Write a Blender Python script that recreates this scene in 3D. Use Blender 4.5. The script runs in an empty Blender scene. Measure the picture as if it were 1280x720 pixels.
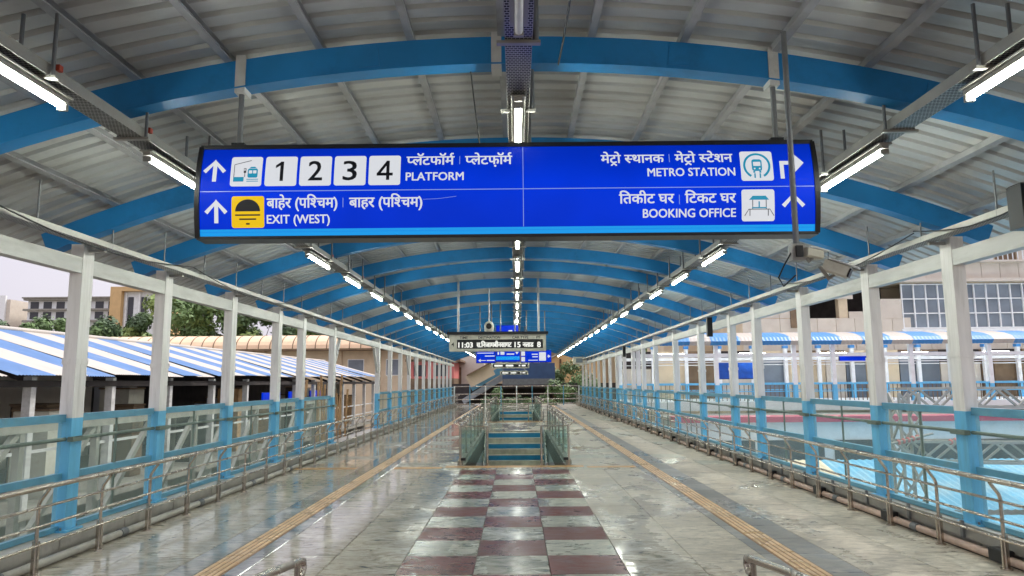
import bpy, bmesh, math, random
from mathutils import Vector, Matrix
random.seed(7)
PI = math.pi
sc = bpy.context.scene
COL = sc.collection

# ------------------------------------------------------------------ camera
F_PX, EYE = 890.0, 1.7
cam = bpy.data.cameras.new("camera")
cam.sensor_width = 36.0
cam.lens = F_PX / 1280.0 * 36.0
cam.clip_start = 0.05
cam.clip_end = 5000
camo = bpy.data.objects.new("camera", cam)
COL.objects.link(camo)
camo.location = (0, 0, EYE)
camo.rotation_euler = (Matrix.Rotation(5 / F_PX, 3, 'Z') @ Matrix.Rotation(PI / 2 + math.atan(118 / F_PX), 3, 'X')
                       @ Matrix.Rotation(math.radians(-0.45), 3, 'Z')).to_euler()
sc.camera = camo

# ------------------------------------------------------------------ sky, sun, exposure
world = bpy.data.worlds.new("World")
sc.world = world
world.use_nodes = True
wn, wl = world.node_tree.nodes, world.node_tree.links
bg = wn["Background"]
sky = wn.new("ShaderNodeTexSky")
sky.sky_type = 'NISHITA'
sky.sun_disc = False
sky.sun_elevation = math.radians(52)
sky.sun_rotation = math.radians(60)
sky.dust_density = 4
gain = wn.new("ShaderNodeVectorMath"); gain.operation = 'SCALE'; gain.inputs['Scale'].default_value = 0.05
wl.new(sky.outputs[0], gain.inputs[0])
tc = wn.new("ShaderNodeTexCoord")
cl = wn.new("ShaderNodeTexNoise"); cl.inputs['Scale'].default_value = 2.2; cl.inputs['Detail'].default_value = 5
wl.new(tc.outputs['Generated'], cl.inputs['Vector'])
ramp = wn.new("ShaderNodeValToRGB")
ramp.color_ramp.elements[0].position = .3; ramp.color_ramp.elements[0].color = (.212, .198, .226, 1)
ramp.color_ramp.elements[1].position = .75; ramp.color_ramp.elements[1].color = (.258, .248, .266, 1)
wl.new(cl.outputs[0], ramp.inputs[0])
mx = wn.new("ShaderNodeMix"); mx.data_type = 'RGBA'; mx.inputs[0].default_value = .9
wl.new(gain.outputs[0], mx.inputs[6]); wl.new(ramp.outputs[0], mx.inputs[7])
# overcast sky: brighter towards the zenith than at the horizon
sz = wn.new("ShaderNodeSeparateXYZ"); wl.new(tc.outputs['Generated'], sz.inputs[0])
sq = wn.new("ShaderNodeMath"); sq.operation = 'MULTIPLY'; wl.new(sz.outputs[2], sq.inputs[0]); wl.new(sz.outputs[2], sq.inputs[1])
zf = wn.new("ShaderNodeMapRange"); zf.inputs[3].default_value = 1.0; zf.inputs[4].default_value = 2.4; wl.new(sq.outputs[0], zf.inputs[0])
zs = wn.new("ShaderNodeVectorMath"); zs.operation = 'SCALE'; wl.new(mx.outputs[2], zs.inputs[0]); wl.new(zf.outputs[0], zs.inputs['Scale'])
wl.new(zs.outputs[0], bg.inputs['Color'])
bg.inputs['Strength'].default_value = 1.0
sun = bpy.data.lights.new("sun", 'SUN')
sun.energy = 0.8; sun.angle = math.radians(14); sun.color = (1, .96, .9)
suno = bpy.data.objects.new("sun", sun); COL.objects.link(suno)
el, az = math.radians(52), math.radians(60)
d = Vector((math.sin(az) * math.cos(el), math.cos(az) * math.cos(el), math.sin(el)))
suno.rotation_euler = d.to_track_quat('Z', 'Y').to_euler()
sc.view_settings.view_transform = 'Standard'
sc.view_settings.look = 'None'
EXPO = 1.9
sc.view_settings.exposure = EXPO
sc.view_settings.gamma = 1
sc.cycles.use_denoising = True
sc.cycles.max_bounces = 8
sc.cycles.transparent_max_bounces = 24
sc.cycles.sample_clamp_indirect = 6


# ------------------------------------------------------------------ materials
def rgb(r, g, b):
    f = lambda c: (c / 255 / 12.92) if c <= 10 else ((c / 255 + .055) / 1.055) ** 2.4
    return (f(r), f(g), f(b))


def mat(name, col, rough=.5, metal=0., var=.0, scale=3., stretch=(1, 1, 1), dirt=None, dirt_amt=.0, dirt_scale=1.2,
        bump=0., bump_scale=40., emit=None, emit_s=0., spec=.5, rand=0., rough_var=0.):
    m = bpy.data.materials.new(name)
    m.use_nodes = True
    n, l = m.node_tree.nodes, m.node_tree.links
    p = n['Principled BSDF']
    p.inputs['Roughness'].default_value = rough
    p.inputs['Metallic'].default_value = metal
    p.inputs['Specular IOR Level'].default_value = spec
    p.inputs['Base Color'].default_value = (*col, 1)
    m.diffuse_color = (*col, 1)
    if emit:
        p.inputs['Emission Color'].default_value = (*emit, 1)
        p.inputs['Emission Strength'].default_value = emit_s
    if var or dirt or bump or rand or rough_var:
        geo = n.new('ShaderNodeNewGeometry')
        mp = n.new('ShaderNodeMapping'); mp.inputs['Scale'].default_value = stretch
        l.new(geo.outputs['Position'], mp.inputs['Vector'])
        last = None
        cur = n.new('ShaderNodeRGB'); cur.outputs[0].default_value = (*col, 1)
        last = cur.outputs[0]
        if var:
            no = n.new('ShaderNodeTexNoise'); no.inputs['Scale'].default_value = scale; no.inputs['Detail'].default_value = 6
            l.new(mp.outputs[0], no.inputs['Vector'])
            mr = n.new('ShaderNodeMapRange'); mr.inputs[1].default_value = .3; mr.inputs[2].default_value = .7
            mr.inputs[3].default_value = 1 - var; mr.inputs[4].default_value = 1 + var
            l.new(no.outputs[0], mr.inputs[0])
            s = n.new('ShaderNodeVectorMath'); s.operation = 'SCALE'
            l.new(last, s.inputs[0]); l.new(mr.outputs[0], s.inputs['Scale']); last = s.outputs[0]
        if dirt:
            no = n.new('ShaderNodeTexNoise'); no.inputs['Scale'].default_value = dirt_scale; no.inputs['Detail'].default_value = 8
            no.inputs['Roughness'].default_value = .7
            l.new(mp.outputs[0], no.inputs['Vector'])
            mr = n.new('ShaderNodeMapRange'); mr.inputs[1].default_value = .5; mr.inputs[2].default_value = .75
            mr.inputs[3].default_value = 0; mr.inputs[4].default_value = dirt_amt
            l.new(no.outputs[0], mr.inputs[0])
            x = n.new('ShaderNodeMix'); x.data_type = 'RGBA'
            l.new(mr.outputs[0], x.inputs[0]); l.new(last, x.inputs[6]); x.inputs[7].default_value = (*dirt, 1)
            last = x.outputs[2]
        if rand:
            oi = n.new('ShaderNodeObjectInfo')
            mr = n.new('ShaderNodeMapRange'); mr.inputs[3].default_value = 1 - rand; mr.inputs[4].default_value = 1 + rand
            l.new(oi.outputs['Random'], mr.inputs[0])
            s = n.new('ShaderNodeVectorMath'); s.operation = 'SCALE'
            l.new(last, s.inputs[0]); l.new(mr.outputs[0], s.inputs['Scale']); last = s.outputs[0]
        l.new(last, p.inputs['Base Color'])
        if rough_var:
            no = n.new('ShaderNodeTexNoise'); no.inputs['Scale'].default_value = 2.5; no.inputs['Detail'].default_value = 4
            l.new(geo.outputs['Position'], no.inputs['Vector'])
            mr = n.new('ShaderNodeMapRange'); mr.inputs[1].default_value = .3; mr.inputs[2].default_value = .7
            mr.inputs[3].default_value = max(.02, rough - rough_var); mr.inputs[4].default_value = rough + rough_var
            l.new(no.outputs[0], mr.inputs[0]); l.new(mr.outputs[0], p.inputs['Roughness'])
        if bump:
            no = n.new('ShaderNodeTexNoise'); no.inputs['Scale'].default_value = bump_scale; no.inputs['Detail'].default_value = 3
            l.new(geo.outputs['Position'], no.inputs['Vector'])
            b = n.new('ShaderNodeBump'); b.inputs['Strength'].default_value = bump; b.inputs['Distance'].default_value = .01
            l.new(no.outputs[0], b.inputs['Height']); l.new(b.outputs[0], p.inputs['Normal'])
    return m


def stone(name, c1, c2, vein, rmin=.085, rmax=.42, rand=.1, grime=.5):
    """polished marble or granite slab with streaky veins, wet in puddle shaped patches"""
    m = bpy.data.materials.new(name); m.use_nodes = True
    n, l = m.node_tree.nodes, m.node_tree.links
    p = n['Principled BSDF']
    m.diffuse_color = (*c1, 1)
    geo = n.new('ShaderNodeNewGeometry'); oi = n.new('ShaderNodeObjectInfo')
    off = n.new('ShaderNodeVectorMath'); off.operation = 'MULTIPLY_ADD'
    cb = n.new('ShaderNodeCombineXYZ')
    l.new(oi.outputs['Random'], cb.inputs[0]); l.new(oi.outputs['Random'], cb.inputs[1]); l.new(oi.outputs['Random'], cb.inputs[2])
    l.new(cb.outputs[0], off.inputs[0]); off.inputs[1].default_value = (31, 17, 43); l.new(geo.outputs['Position'], off.inputs[2])
    mp = n.new('ShaderNodeMapping'); mp.inputs['Scale'].default_value = (1, 2.0, 1); mp.inputs['Rotation'].default_value = (0, 0, .25)
    l.new(off.outputs[0], mp.inputs[0])
    a = n.new('ShaderNodeTexNoise'); a.inputs['Scale'].default_value = 4.2; a.inputs['Detail'].default_value = 10
    a.inputs['Roughness'].default_value = .68; a.inputs['Distortion'].default_value = 1.2
    l.new(mp.outputs[0], a.inputs['Vector'])
    r = n.new('ShaderNodeValToRGB')
    e = r.color_ramp.elements
    e[0].position = .33; e[0].color = (*vein, 1); e[1].position = .62; e[1].color = (*c1, 1)
    x = e.new(.45); x.color = (*c2, 1)
    l.new(a.outputs[0], r.inputs[0])
    g = n.new('ShaderNodeTexNoise'); g.inputs['Scale'].default_value = 60; g.inputs['Detail'].default_value = 3
    l.new(geo.outputs['Position'], g.inputs['Vector'])
    mg = n.new('ShaderNodeMapRange'); mg.inputs[3].default_value = .8; mg.inputs[4].default_value = 1.2
    l.new(g.outputs[0], mg.inputs[0])
    mr = n.new('ShaderNodeMapRange'); mr.inputs[3].default_value = 1 - rand; mr.inputs[4].default_value = 1 + rand
    l.new(oi.outputs['Random'], mr.inputs[0])
    mu = n.new('ShaderNodeMath'); mu.operation = 'MULTIPLY'; l.new(mg.outputs[0], mu.inputs[0]); l.new(mr.outputs[0], mu.inputs[1])
    s = n.new('ShaderNodeVectorMath'); s.operation = 'SCALE'; l.new(r.outputs[0], s.inputs[0]); l.new(mu.outputs[0], s.inputs['Scale'])
    # grime patches, world space
    dn = n.new('ShaderNodeTexNoise'); dn.inputs['Scale'].default_value = .9; dn.inputs['Detail'].default_value = 7; dn.inputs['Roughness'].default_value = .65
    l.new(geo.outputs['Position'], dn.inputs['Vector'])
    dm = n.new('ShaderNodeMapRange'); dm.inputs[1].default_value = .45; dm.inputs[2].default_value = .7; dm.inputs[4].default_value = grime
    l.new(dn.outputs[0], dm.inputs[0])
    dx = n.new('ShaderNodeMix'); dx.data_type = 'RGBA'; l.new(dm.outputs[0], dx.inputs[0]); l.new(s.outputs[0], dx.inputs[6])
    dx.inputs[7].default_value = (.13, .12, .095, 1)
    l.new(dx.outputs[2], p.inputs['Base Color'])
    # puddles: wetter to the left
    sep = n.new('ShaderNodeSeparateXYZ'); l.new(geo.outputs['Position'], sep.inputs[0])
    wm = n.new('ShaderNodeMapRange'); wm.inputs[1].default_value = -3.6; wm.inputs[2].default_value = 3.2
    wm.inputs[3].default_value = .27; wm.inputs[4].default_value = -.07
    l.new(sep.outputs[0], wm.inputs[0])
    pm = n.new('ShaderNodeMapping'); pm.inputs['Scale'].default_value = (1.3, .55, 1); l.new(geo.outputs['Position'], pm.inputs[0])
    pn = n.new('ShaderNodeTexNoise'); pn.inputs['Scale'].default_value = .85; pn.inputs['Detail'].default_value = 5; pn.inputs['Roughness'].default_value = .55
    pn.inputs['Distortion'].default_value = .5
    l.new(pm.outputs[0], pn.inputs['Vector'])
    ad = n.new('ShaderNodeMath'); ad.operation = 'ADD'; l.new(pn.outputs[0], ad.inputs[0]); l.new(wm.outputs[0], ad.inputs[1])
    rr = n.new('ShaderNodeMapRange'); rr.inputs[1].default_value = .47; rr.inputs[2].default_value = .62
    rr.inputs[3].default_value = rmax; rr.inputs[4].default_value = rmin
    l.new(ad.outputs[0], rr.inputs[0])
    ra = n.new('ShaderNodeMath'); ra.operation = 'MULTIPLY'
    gm = n.new('ShaderNodeMapRange'); gm.inputs[1].default_value = .3; gm.inputs[2].default_value = .7; gm.inputs[3].default_value = .65; gm.inputs[4].default_value = 1.25
    l.new(a.outputs[0], gm.inputs[0]); l.new(gm.outputs[0], ra.inputs[0]); l.new(rr.outputs[0], ra.inputs[1])
    l.new(ra.outputs[0], p.inputs['Roughness'])
    p.inputs['Specular IOR Level'].default_value = .62
    bn = n.new('ShaderNodeTexNoise'); bn.inputs['Scale'].default_value = 5; bn.inputs['Detail'].default_value = 4
    l.new(geo.outputs['Position'], bn.inputs['Vector'])
    b = n.new('ShaderNodeBump'); b.inputs['Strength'].default_value = .2; b.inputs['Distance'].default_value = .01
    l.new(bn.outputs[0], b.inputs['Height']); l.new(b.outputs[0], p.inputs['Normal'])
    return m


def glass_mat(name, tint, alpha=.25, rough=.05, dirt=.15):
    """sheet glass: mostly see-through, fresnel sheen, thin film of grime"""
    m = bpy.data.materials.new(name); m.use_nodes = True
    n, l = m.node_tree.nodes, m.node_tree.links
    p = n['Principled BSDF']; out = n['Material Output']
    p.inputs['Base Color'].default_value = (*tint, 1); p.inputs['Roughness'].default_value = rough
    m.diffuse_color = (*tint, .4)
    t = n.new('ShaderNodeBsdfTransparent'); t.inputs[0].default_value = tuple(.72 + .28 * c for c in tint) + (1,)
    fr = n.new('ShaderNodeFresnel'); fr.inputs[0].default_value = 1.4
    geo = n.new('ShaderNodeNewGeometry')
    mp = n.new('ShaderNodeMapping'); mp.inputs['Scale'].default_value = (1, 1, .6); l.new(geo.outputs['Position'], mp.inputs[0])
    no = n.new('ShaderNodeTexNoise'); no.inputs['Scale'].default_value = 3; no.inputs['Detail'].default_value = 7; no.inputs['Roughness'].default_value = .7
    l.new(mp.outputs[0], no.inputs['Vector'])
    mr = n.new('ShaderNodeMapRange'); mr.inputs[1].default_value = .35; mr.inputs[2].default_value = .75
    mr.inputs[3].default_value = alpha - dirt; mr.inputs[4].default_value = alpha + dirt
    l.new(no.outputs[0], mr.inputs[0])
    mxx = n.new('ShaderNodeMath'); mxx.operation = 'MAXIMUM'
    fm = n.new('ShaderNodeMath'); fm.operation = 'MULTIPLY'; fm.inputs[1].default_value = .22; l.new(fr.outputs[0], fm.inputs[0])
    l.new(mr.outputs[0], mxx.inputs[0]); l.new(fm.outputs[0], mxx.inputs[1])
    ms = n.new('ShaderNodeMixShader'); l.new(mxx.outputs[0], ms.inputs[0]); l.new(t.outputs[0], ms.inputs[1]); l.new(p.outputs[0], ms.inputs[2])
    l.new(ms.outputs[0], out.inputs['Surface'])
    return m


def perforated(name, col, hole, sc_=28.):
    """galvanised tray punched with rows of slots"""
    m = mat(name, col, .45, .5, var=.15, scale=4, rough_var=.1)
    n, l = m.node_tree.nodes, m.node_tree.links
    p = n['Principled BSDF']
    base = p.inputs['Base Color'].links[0].from_socket
    geo = n.new('ShaderNodeNewGeometry')
    sp = n.new('ShaderNodeSeparateXYZ'); l.new(geo.outputs['Position'], sp.inputs[0])
    zx = n.new('ShaderNodeMath'); zx.operation = 'ADD'; l.new(sp.outputs[0], zx.inputs[0]); l.new(sp.outputs[2], zx.inputs[1])
    cb = n.new('ShaderNodeCombineXYZ'); l.new(zx.outputs[0], cb.inputs[0]); l.new(sp.outputs[1], cb.inputs[1])
    mp = n.new('ShaderNodeMapping'); mp.inputs['Scale'].default_value = (1.3, .6, 1); mp.inputs['Rotation'].default_value = (0, 0, .0)
    l.new(cb.outputs[0], mp.inputs[0])
    br = n.new('ShaderNodeTexBrick'); br.inputs['Scale'].default_value = sc_; br.inputs['Mortar Size'].default_value = .028
    br.offset = .5; br.inputs['Mortar Smooth'].default_value = .1
    l.new(mp.outputs[0], br.inputs['Vector'])
    x = n.new('ShaderNodeMix'); x.data_type = 'RGBA'; l.new(br.outputs['Fac'], x.inputs[0])
    x.inputs[6].default_value = (*hole, 1); l.new(base, x.inputs[7]); l.new(x.outputs[2], p.inputs['Base Color'])
    return m


M = {}
M['slab'] = stone('marble_slab', rgb(214, 206, 190), rgb(178, 170, 154), rgb(108, 104, 94))
M['slab2'] = stone('pale_marble', rgb(206, 204, 190), rgb(160, 162, 148), rgb(84, 92, 86), rmin=.2)
M['red'] = stone('red_sandstone', rgb(112, 44, 38), rgb(98, 38, 34), rgb(80, 32, 30), rmin=.3, rmax=.45, rand=.14, grime=.15)
M['dark'] = stone('dark_granite', rgb(172, 170, 164), rgb(142, 144, 144), rgb(92, 102, 118), rand=.28)
M['tact'] = mat('tactile_buff', rgb(234, 202, 160), .35, var=.1, scale=6, dirt=rgb(170, 140, 108), dirt_amt=.4, rand=.08, rough_var=.2)
M['tactb'] = mat('tactile_base', rgb(168, 128, 88), .45, var=.2, scale=6, dirt=rgb(110, 90, 70), dirt_amt=.5)  # darker than the ribs: groove shade put into the colour
M['yellow'] = mat('buff_edging', rgb(196, 150, 88), .4, var=.15, scale=5, dirt=rgb(120, 95, 70), dirt_amt=.5)
M['grout'] = mat('grout', rgb(70, 64, 54), .7, var=.25, scale=8)
M['concrete'] = mat('concrete', rgb(150, 147, 138), .8, var=.18, scale=5, dirt=rgb(78, 72, 62), dirt_amt=.8, dirt_scale=2.5, bump=.3)
M['wetconc'] = mat('wet_kerb_concrete', rgb(186, 182, 172), .35, var=.25, scale=6, dirt=rgb(90, 84, 74), dirt_amt=.75, dirt_scale=3, bump=.3)
M['post'] = mat('off_white_paint', rgb(228, 226, 224), .5, var=.06, scale=3, stretch=(6, 6, .6), dirt=rgb(150, 146, 138), dirt_amt=.45, dirt_scale=1.8, bump=.05, rough_var=.1)
M['pblue'] = mat('sky_blue_paint', rgb(104, 186, 228), .42, var=.08, scale=3, stretch=(4, 4, .6), dirt=rgb(90, 140, 160), dirt_amt=.5, dirt_scale=2.5, rough_var=.1)
M['rblue'] = mat('rail_blue_paint', rgb(92, 154, 182), .4, var=.1, scale=5, dirt=rgb(120, 150, 150), dirt_amt=.6, dirt_scale=3)
M['rgreen'] = mat('weathered_rail', rgb(110, 126, 116), .5, var=.2, scale=6)
M['arch'] = mat('arch_blue_paint', rgb(34, 132, 198), .42, var=.12, scale=2, dirt=rgb(20, 70, 110), dirt_amt=.5, dirt_scale=1.5, rough_var=.12)
M['beam'] = mat('grey_white_beam_paint', rgb(200, 200, 197), .5, var=.1, scale=3, stretch=(3, .6, 3), dirt=rgb(120, 116, 106), dirt_amt=.5)
M['roof'] = mat('galvalume_sheet', rgb(194, 195, 193), .42, .25, var=.1, scale=1.4, stretch=(.7, 3, 1), dirt=rgb(130, 122, 106), dirt_amt=.45, dirt_scale=.8, rough_var=.1)
M['purlin'] = mat('galvanised_purlin', rgb(172, 172, 174), .4, .4, var=.12, scale=4, dirt=rgb(118, 110, 98), dirt_amt=.5, dirt_scale=3)
M['rod'] = mat('hanger_steel', rgb(120, 122, 124), .5, .4, var=.15, scale=6)
M['tray'] = mat('tray_steel', rgb(160, 158, 152), .45, .4, var=.15, scale=4, dirt=rgb(118, 100, 78), dirt_amt=.7, dirt_scale=2)
M['perf'] = perforated('perforated_tray', rgb(196, 194, 190), (.03, .03, .03), 15.)
M['steel'] = mat('stainless_steel', rgb(196, 186, 174), .24, .95, var=.15, scale=7, dirt=rgb(120, 98, 78), dirt_amt=.45, dirt_scale=6, rough_var=.1)
M['tube'] = mat('lit_tube', (.9, .95, .88), .3, emit=(.95, 1, .9), emit_s=22)
M['orange'] = mat('rust_clip', rgb(170, 60, 34), .6, var=.1)
M['black'] = mat('black_plastic', rgb(22, 22, 24), .45, var=.2, scale=8)
M['blackm'] = mat('black_sign_frame', rgb(18, 18, 22), .35)
M['white'] = mat('white_paint', rgb(232, 234, 234), .5, var=.05, scale=5, dirt=rgb(170, 165, 155), dirt_amt=.4)
M['cream'] = mat('cream_plastic', rgb(205, 202, 188), .45, var=.06, dirt=rgb(150, 140, 120), dirt_amt=.4, dirt_scale=8)
M['glass'] = glass_mat('barrier_glass', rgb(218, 234, 228), .035, dirt=.035)
M['wglass'] = glass_mat('stairwell_glass', rgb(180, 220, 212), .08, dirt=.05)
M['pinkpipe'] = mat('pinkish_conduit', rgb(200, 172, 156), .4, var=.15, scale=6, dirt=rgb(120, 100, 88), dirt_amt=.5, dirt_scale=4)


def emis(name, col, s=1.0):
    return mat(name, tuple(c * .12 for c in col), .25, emit=col, emit_s=s / 2 ** EXPO)


def sign_blue():
    m = emis('backlit_blue', (.0, .03, .58), 1.0)
    m.node_tree.nodes['Principled BSDF'].inputs['Specular IOR Level'].default_value = .2
    m.node_tree.nodes['Principled BSDF'].inputs['Roughness'].default_value = .4
    n, l = m.node_tree.nodes, m.node_tree.links
    p = n['Principled BSDF']
    geo = n.new('ShaderNodeTexCoord')
    no = n.new('ShaderNodeTexNoise'); no.inputs['Scale'].default_value = 1.4; no.inputs['Detail'].default_value = 2
    l.new(geo.outputs['Object'], no.inputs['Vector'])
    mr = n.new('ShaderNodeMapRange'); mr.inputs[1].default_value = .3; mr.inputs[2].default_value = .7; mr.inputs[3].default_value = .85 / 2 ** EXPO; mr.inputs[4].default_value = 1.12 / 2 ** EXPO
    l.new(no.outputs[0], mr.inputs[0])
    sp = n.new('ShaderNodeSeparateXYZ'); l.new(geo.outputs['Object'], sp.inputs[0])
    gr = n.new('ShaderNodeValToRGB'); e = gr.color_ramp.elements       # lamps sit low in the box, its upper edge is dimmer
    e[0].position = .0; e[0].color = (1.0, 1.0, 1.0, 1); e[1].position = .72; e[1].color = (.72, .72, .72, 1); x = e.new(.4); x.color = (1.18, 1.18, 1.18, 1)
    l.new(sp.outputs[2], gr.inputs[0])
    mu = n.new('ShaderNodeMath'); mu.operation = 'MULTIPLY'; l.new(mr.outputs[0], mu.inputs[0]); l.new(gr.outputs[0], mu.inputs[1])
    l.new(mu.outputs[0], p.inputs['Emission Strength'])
    p.inputs['Base Color'].default_value = (0, .002, .05, 1); p.inputs['Specular IOR Level'].default_value = .1
    return m


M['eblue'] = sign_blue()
M['ecyan'] = emis('backlit_cyan', (.0, .3, .78))
M['ewhite'] = emis('backlit_white', (.66, .68, .72))
M['eyellow'] = emis('backlit_yellow', (.78, .5, .0))
M['eblack'] = mat('print_black', (.012, .014, .02), .3)
M['eteal'] = emis('backlit_teal', (.015, .25, .4))
M['eline'] = emis('backlit_line', (.22, .3, .66))
M['led'] = emis('lit_led', (.85, .86, .8), 1.1)
M['bsheet'] = mat('blue_roof_sheet', rgb(60, 136, 200), .4, var=.06, scale=2, dirt=rgb(150, 175, 190), dirt_amt=.4)
M['b2sheet'] = mat('faded_blue_roof_sheet', rgb(82, 120, 168), .5, var=.1, scale=2, dirt=rgb(150, 165, 185), dirt_amt=.5)
M['tsheet'] = mat('turquoise_roof_sheet', rgb(84, 172, 208), .45, var=.08, scale=1, dirt=rgb(190, 208, 205), dirt_amt=.8, dirt_scale=.6, rand=.14)
M['csheet'] = mat('cream_roof_sheet', rgb(226, 214, 180), .5, var=.08, scale=1, dirt=rgb(190, 175, 145), dirt_amt=.5)
M['wsheet'] = mat('white_roof_sheet', rgb(186, 180, 170), .45, var=.06, scale=2, dirt=rgb(190, 172, 150), dirt_amt=.5, dirt_scale=.5)
M['beige'] = mat('beige_cladding', rgb(206, 196, 182), .55, var=.05, scale=2, dirt=rgb(180, 160, 138), dirt_amt=.4, rand=.05)
M['beigewall'] = mat('beige_wall', rgb(216, 198, 168), .7, var=.08, scale=1, dirt=rgb(160, 138, 110), dirt_amt=.5, dirt_scale=.6)
M['peach'] = mat('peach_barrel_sheet', rgb(236, 204, 168), .5, var=.06, scale=1, dirt=rgb(190, 150, 115), dirt_amt=.4, rand=.05)
M['orangewall'] = mat('ochre_wall', rgb(206, 172, 122), .7, var=.08, scale=1)
M['pinkwall'] = mat('pink_wall', rgb(206, 118, 112), .7, var=.12, scale=1)
M['pinkroof'] = mat('crimson_roof', rgb(190, 72, 100), .5, var=.1, scale=2)
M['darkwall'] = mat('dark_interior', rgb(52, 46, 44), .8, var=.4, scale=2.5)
M['brown'] = mat('dusty_brown', rgb(120, 100, 78), .8, var=.25, scale=2)
M['win'] = mat('window_glass', rgb(120, 130, 140), .12, var=.3, scale=.6, rand=.25)
M['win2'] = mat('dark_window', rgb(58, 58, 64), .15, var=.2, scale=1)
M['ballast'] = mat('track_ballast', rgb(112, 102, 90), .9, var=.35, scale=8, bump=.6, bump_scale=14)
M['earth'] = mat('ground_earth', rgb(124, 116, 102), .9, var=.25, scale=.4)
M['rust'] = mat('rusty_rail', rgb(110, 82, 62), .5, .5, var=.2)
M['latt'] = mat('lattice_steel', rgb(158, 156, 146), .55, .2, var=.15, scale=5)
M['bamboo'] = mat('bamboo', rgb(172, 138, 98), .7, var=.25, scale=5)
M['trunk'] = mat('bark', rgb(84, 68, 52), .9, var=.3, scale=6)
M['leafa'] = mat('leaf_mid', rgb(98, 124, 74), .6, var=.4, scale=.9)  # leaf tones lightened to stand in for haze
M['leafb'] = mat('leaf_light', rgb(132, 152, 86), .6, var=.35, scale=.9)
M['leafc'] = mat('leaf_dark', rgb(72, 96, 62), .6, var=.4, scale=.9)
M['tarp'] = mat('tarp_blue', rgb(30, 90, 190), .45, var=.2, scale=4)
M['riser'] = mat('riser_blue', rgb(34, 138, 186), .35, var=.15, scale=4, rough_var=.1)
M['tread'] = mat('tread_stone', rgb(196, 194, 176), .35, var=.2, scale=5, dirt=rgb(90, 84, 70), dirt_amt=.5)
M['dusk'] = mat('dusty_blue_cladding', rgb(52, 78, 116), .6, var=.15, scale=2)
M['panelgrey'] = mat('grey_steel_panel', rgb(176, 180, 186), .35, .15, var=.12, scale=3)


# ------------------------------------------------------------------ mesh helpers
class MB:
    def __init__(s): s.v = []; s.f = []; s.m = []; s.mats = []; s.smooth = []

    def mi(s, m):
        if m not in s.mats: s.mats.append(m)
        return s.mats.index(m)

    def add(s, vs, fs, m, smooth=False):
        b = len(s.v); s.v += [tuple(v) for v in vs]; k = s.mi(m)
        for f in fs: s.f.append(tuple(i + b for i in f)); s.m.append(k); s.smooth.append(smooth)
        return s

    def box(s, x0, x1, y0, y1, z0, z1, m):
        vs = [(x, y, z) for x in (x0, x1) for y in (y0, y1) for z in (z0, z1)]
        return s.add(vs, [(0, 1, 3, 2), (4, 6, 7, 5), (0, 4, 5, 1), (2, 3, 7, 6), (0, 2, 6, 4), (1, 5, 7, 3)], m)

    def bbox(s, x0, x1, y0, y1, z0, z1, m, b=.004):
        """box whose upper edges are chamfered"""
        lo = [(x0, y0), (x1, y0), (x1, y1), (x0, y1)]
        hi = [(x0 + b, y0 + b), (x1 - b, y0 + b), (x1 - b, y1 - b), (x0 + b, y1 - b)]
        vs = [(x, y, z0) for x, y in lo] + [(x, y, z1 - b) for x, y in lo] + [(x, y, z1) for x, y in hi]
        fs = [(3, 2, 1, 0), (8, 9, 10, 11)]
        for r in (0, 4):
            for i in range(4):
                j = (i + 1) % 4; fs.append((r + i, r + j, r + 4 + j, r + 4 + i))
        return s.add(vs, fs, m)

    def bar(s, a, b, w, h, m, up=(0, 0, 1)):
        a, b = Vector(a), Vector(b); d = (b - a).normalized(); u = Vector(up)
        if abs(d.dot(u)) > .99: u = Vector((0, 1, 0))
        r = d.cross(u).normalized(); u = r.cross(d)
        vs = [p + r * i * w / 2 + u * j * h / 2 for p in (a, b) for i, j in ((-1, -1), (1, -1), (1, 1), (-1, 1))]
        return s.add(vs, [(3, 2, 1, 0), (4, 5, 6, 7), (0, 1, 5, 4), (1, 2, 6, 5), (2, 3, 7, 6), (3, 0, 4, 7)], m)

    def tube(s, pts, r, m, n=8):
        pts = [Vector(p) for p in pts]; rings = []
        rr = r if isinstance(r, (list, tuple)) else [r] * len(pts)
        ref = None
        for i, p in enumerate(pts):
            d = ((pts[min(i + 1, len(pts) - 1)] - pts[max(i - 1, 0)])).normalized()
            if ref is None:
                ref = Vector((0, 0, 1)) if abs(d.z) < .9 else Vector((1, 0, 0))
            a = (ref - d * ref.dot(d)).normalized(); b = d.cross(a); ref = a
            rings.append([p + (a * math.cos(2 * PI * k / n) + b * math.sin(2 * PI * k / n)) * rr[i] for k in range(n)])
        vs = [v for g in rings for v in g]; fs = []
        for i in range(len(pts) - 1):
            for k in range(n):
                j = (k + 1) % n; fs.append((i * n + k, i * n + j, (i + 1) * n + j, (i + 1) * n + k))
        s.add(vs, fs, m, True)
        return s.add(rings[0] + rings[-1], [tuple(range(n))[::-1], tuple(range(n, 2 * n))], m)

    def mesh(s, name):
        me = bpy.data.meshes.new(name)
        me.from_pydata(s.v, [], s.f)
        for m in s.mats: me.materials.append(m)
        me.polygons.foreach_set('material_index', s.m)
        me.polygons.foreach_set('use_smooth', s.smooth)
        me.update()
        return me


def tag(o, label=None, cat=None, group=None, kind=None):
    if label: o['label'] = label
    if cat: o['category'] = cat
    if group: o['group'] = group
    if kind: o['kind'] = kind
    return o


def root(name, loc=(0, 0, 0), label=None, cat=None, group=None, kind=None, rz=0):
    o = bpy.data.objects.new(name, None); COL.objects.link(o); o.location = loc; o.rotation_euler = (0, 0, rz)
    o.empty_display_size = .1
    return tag(o, label, cat, group, kind)


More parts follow.
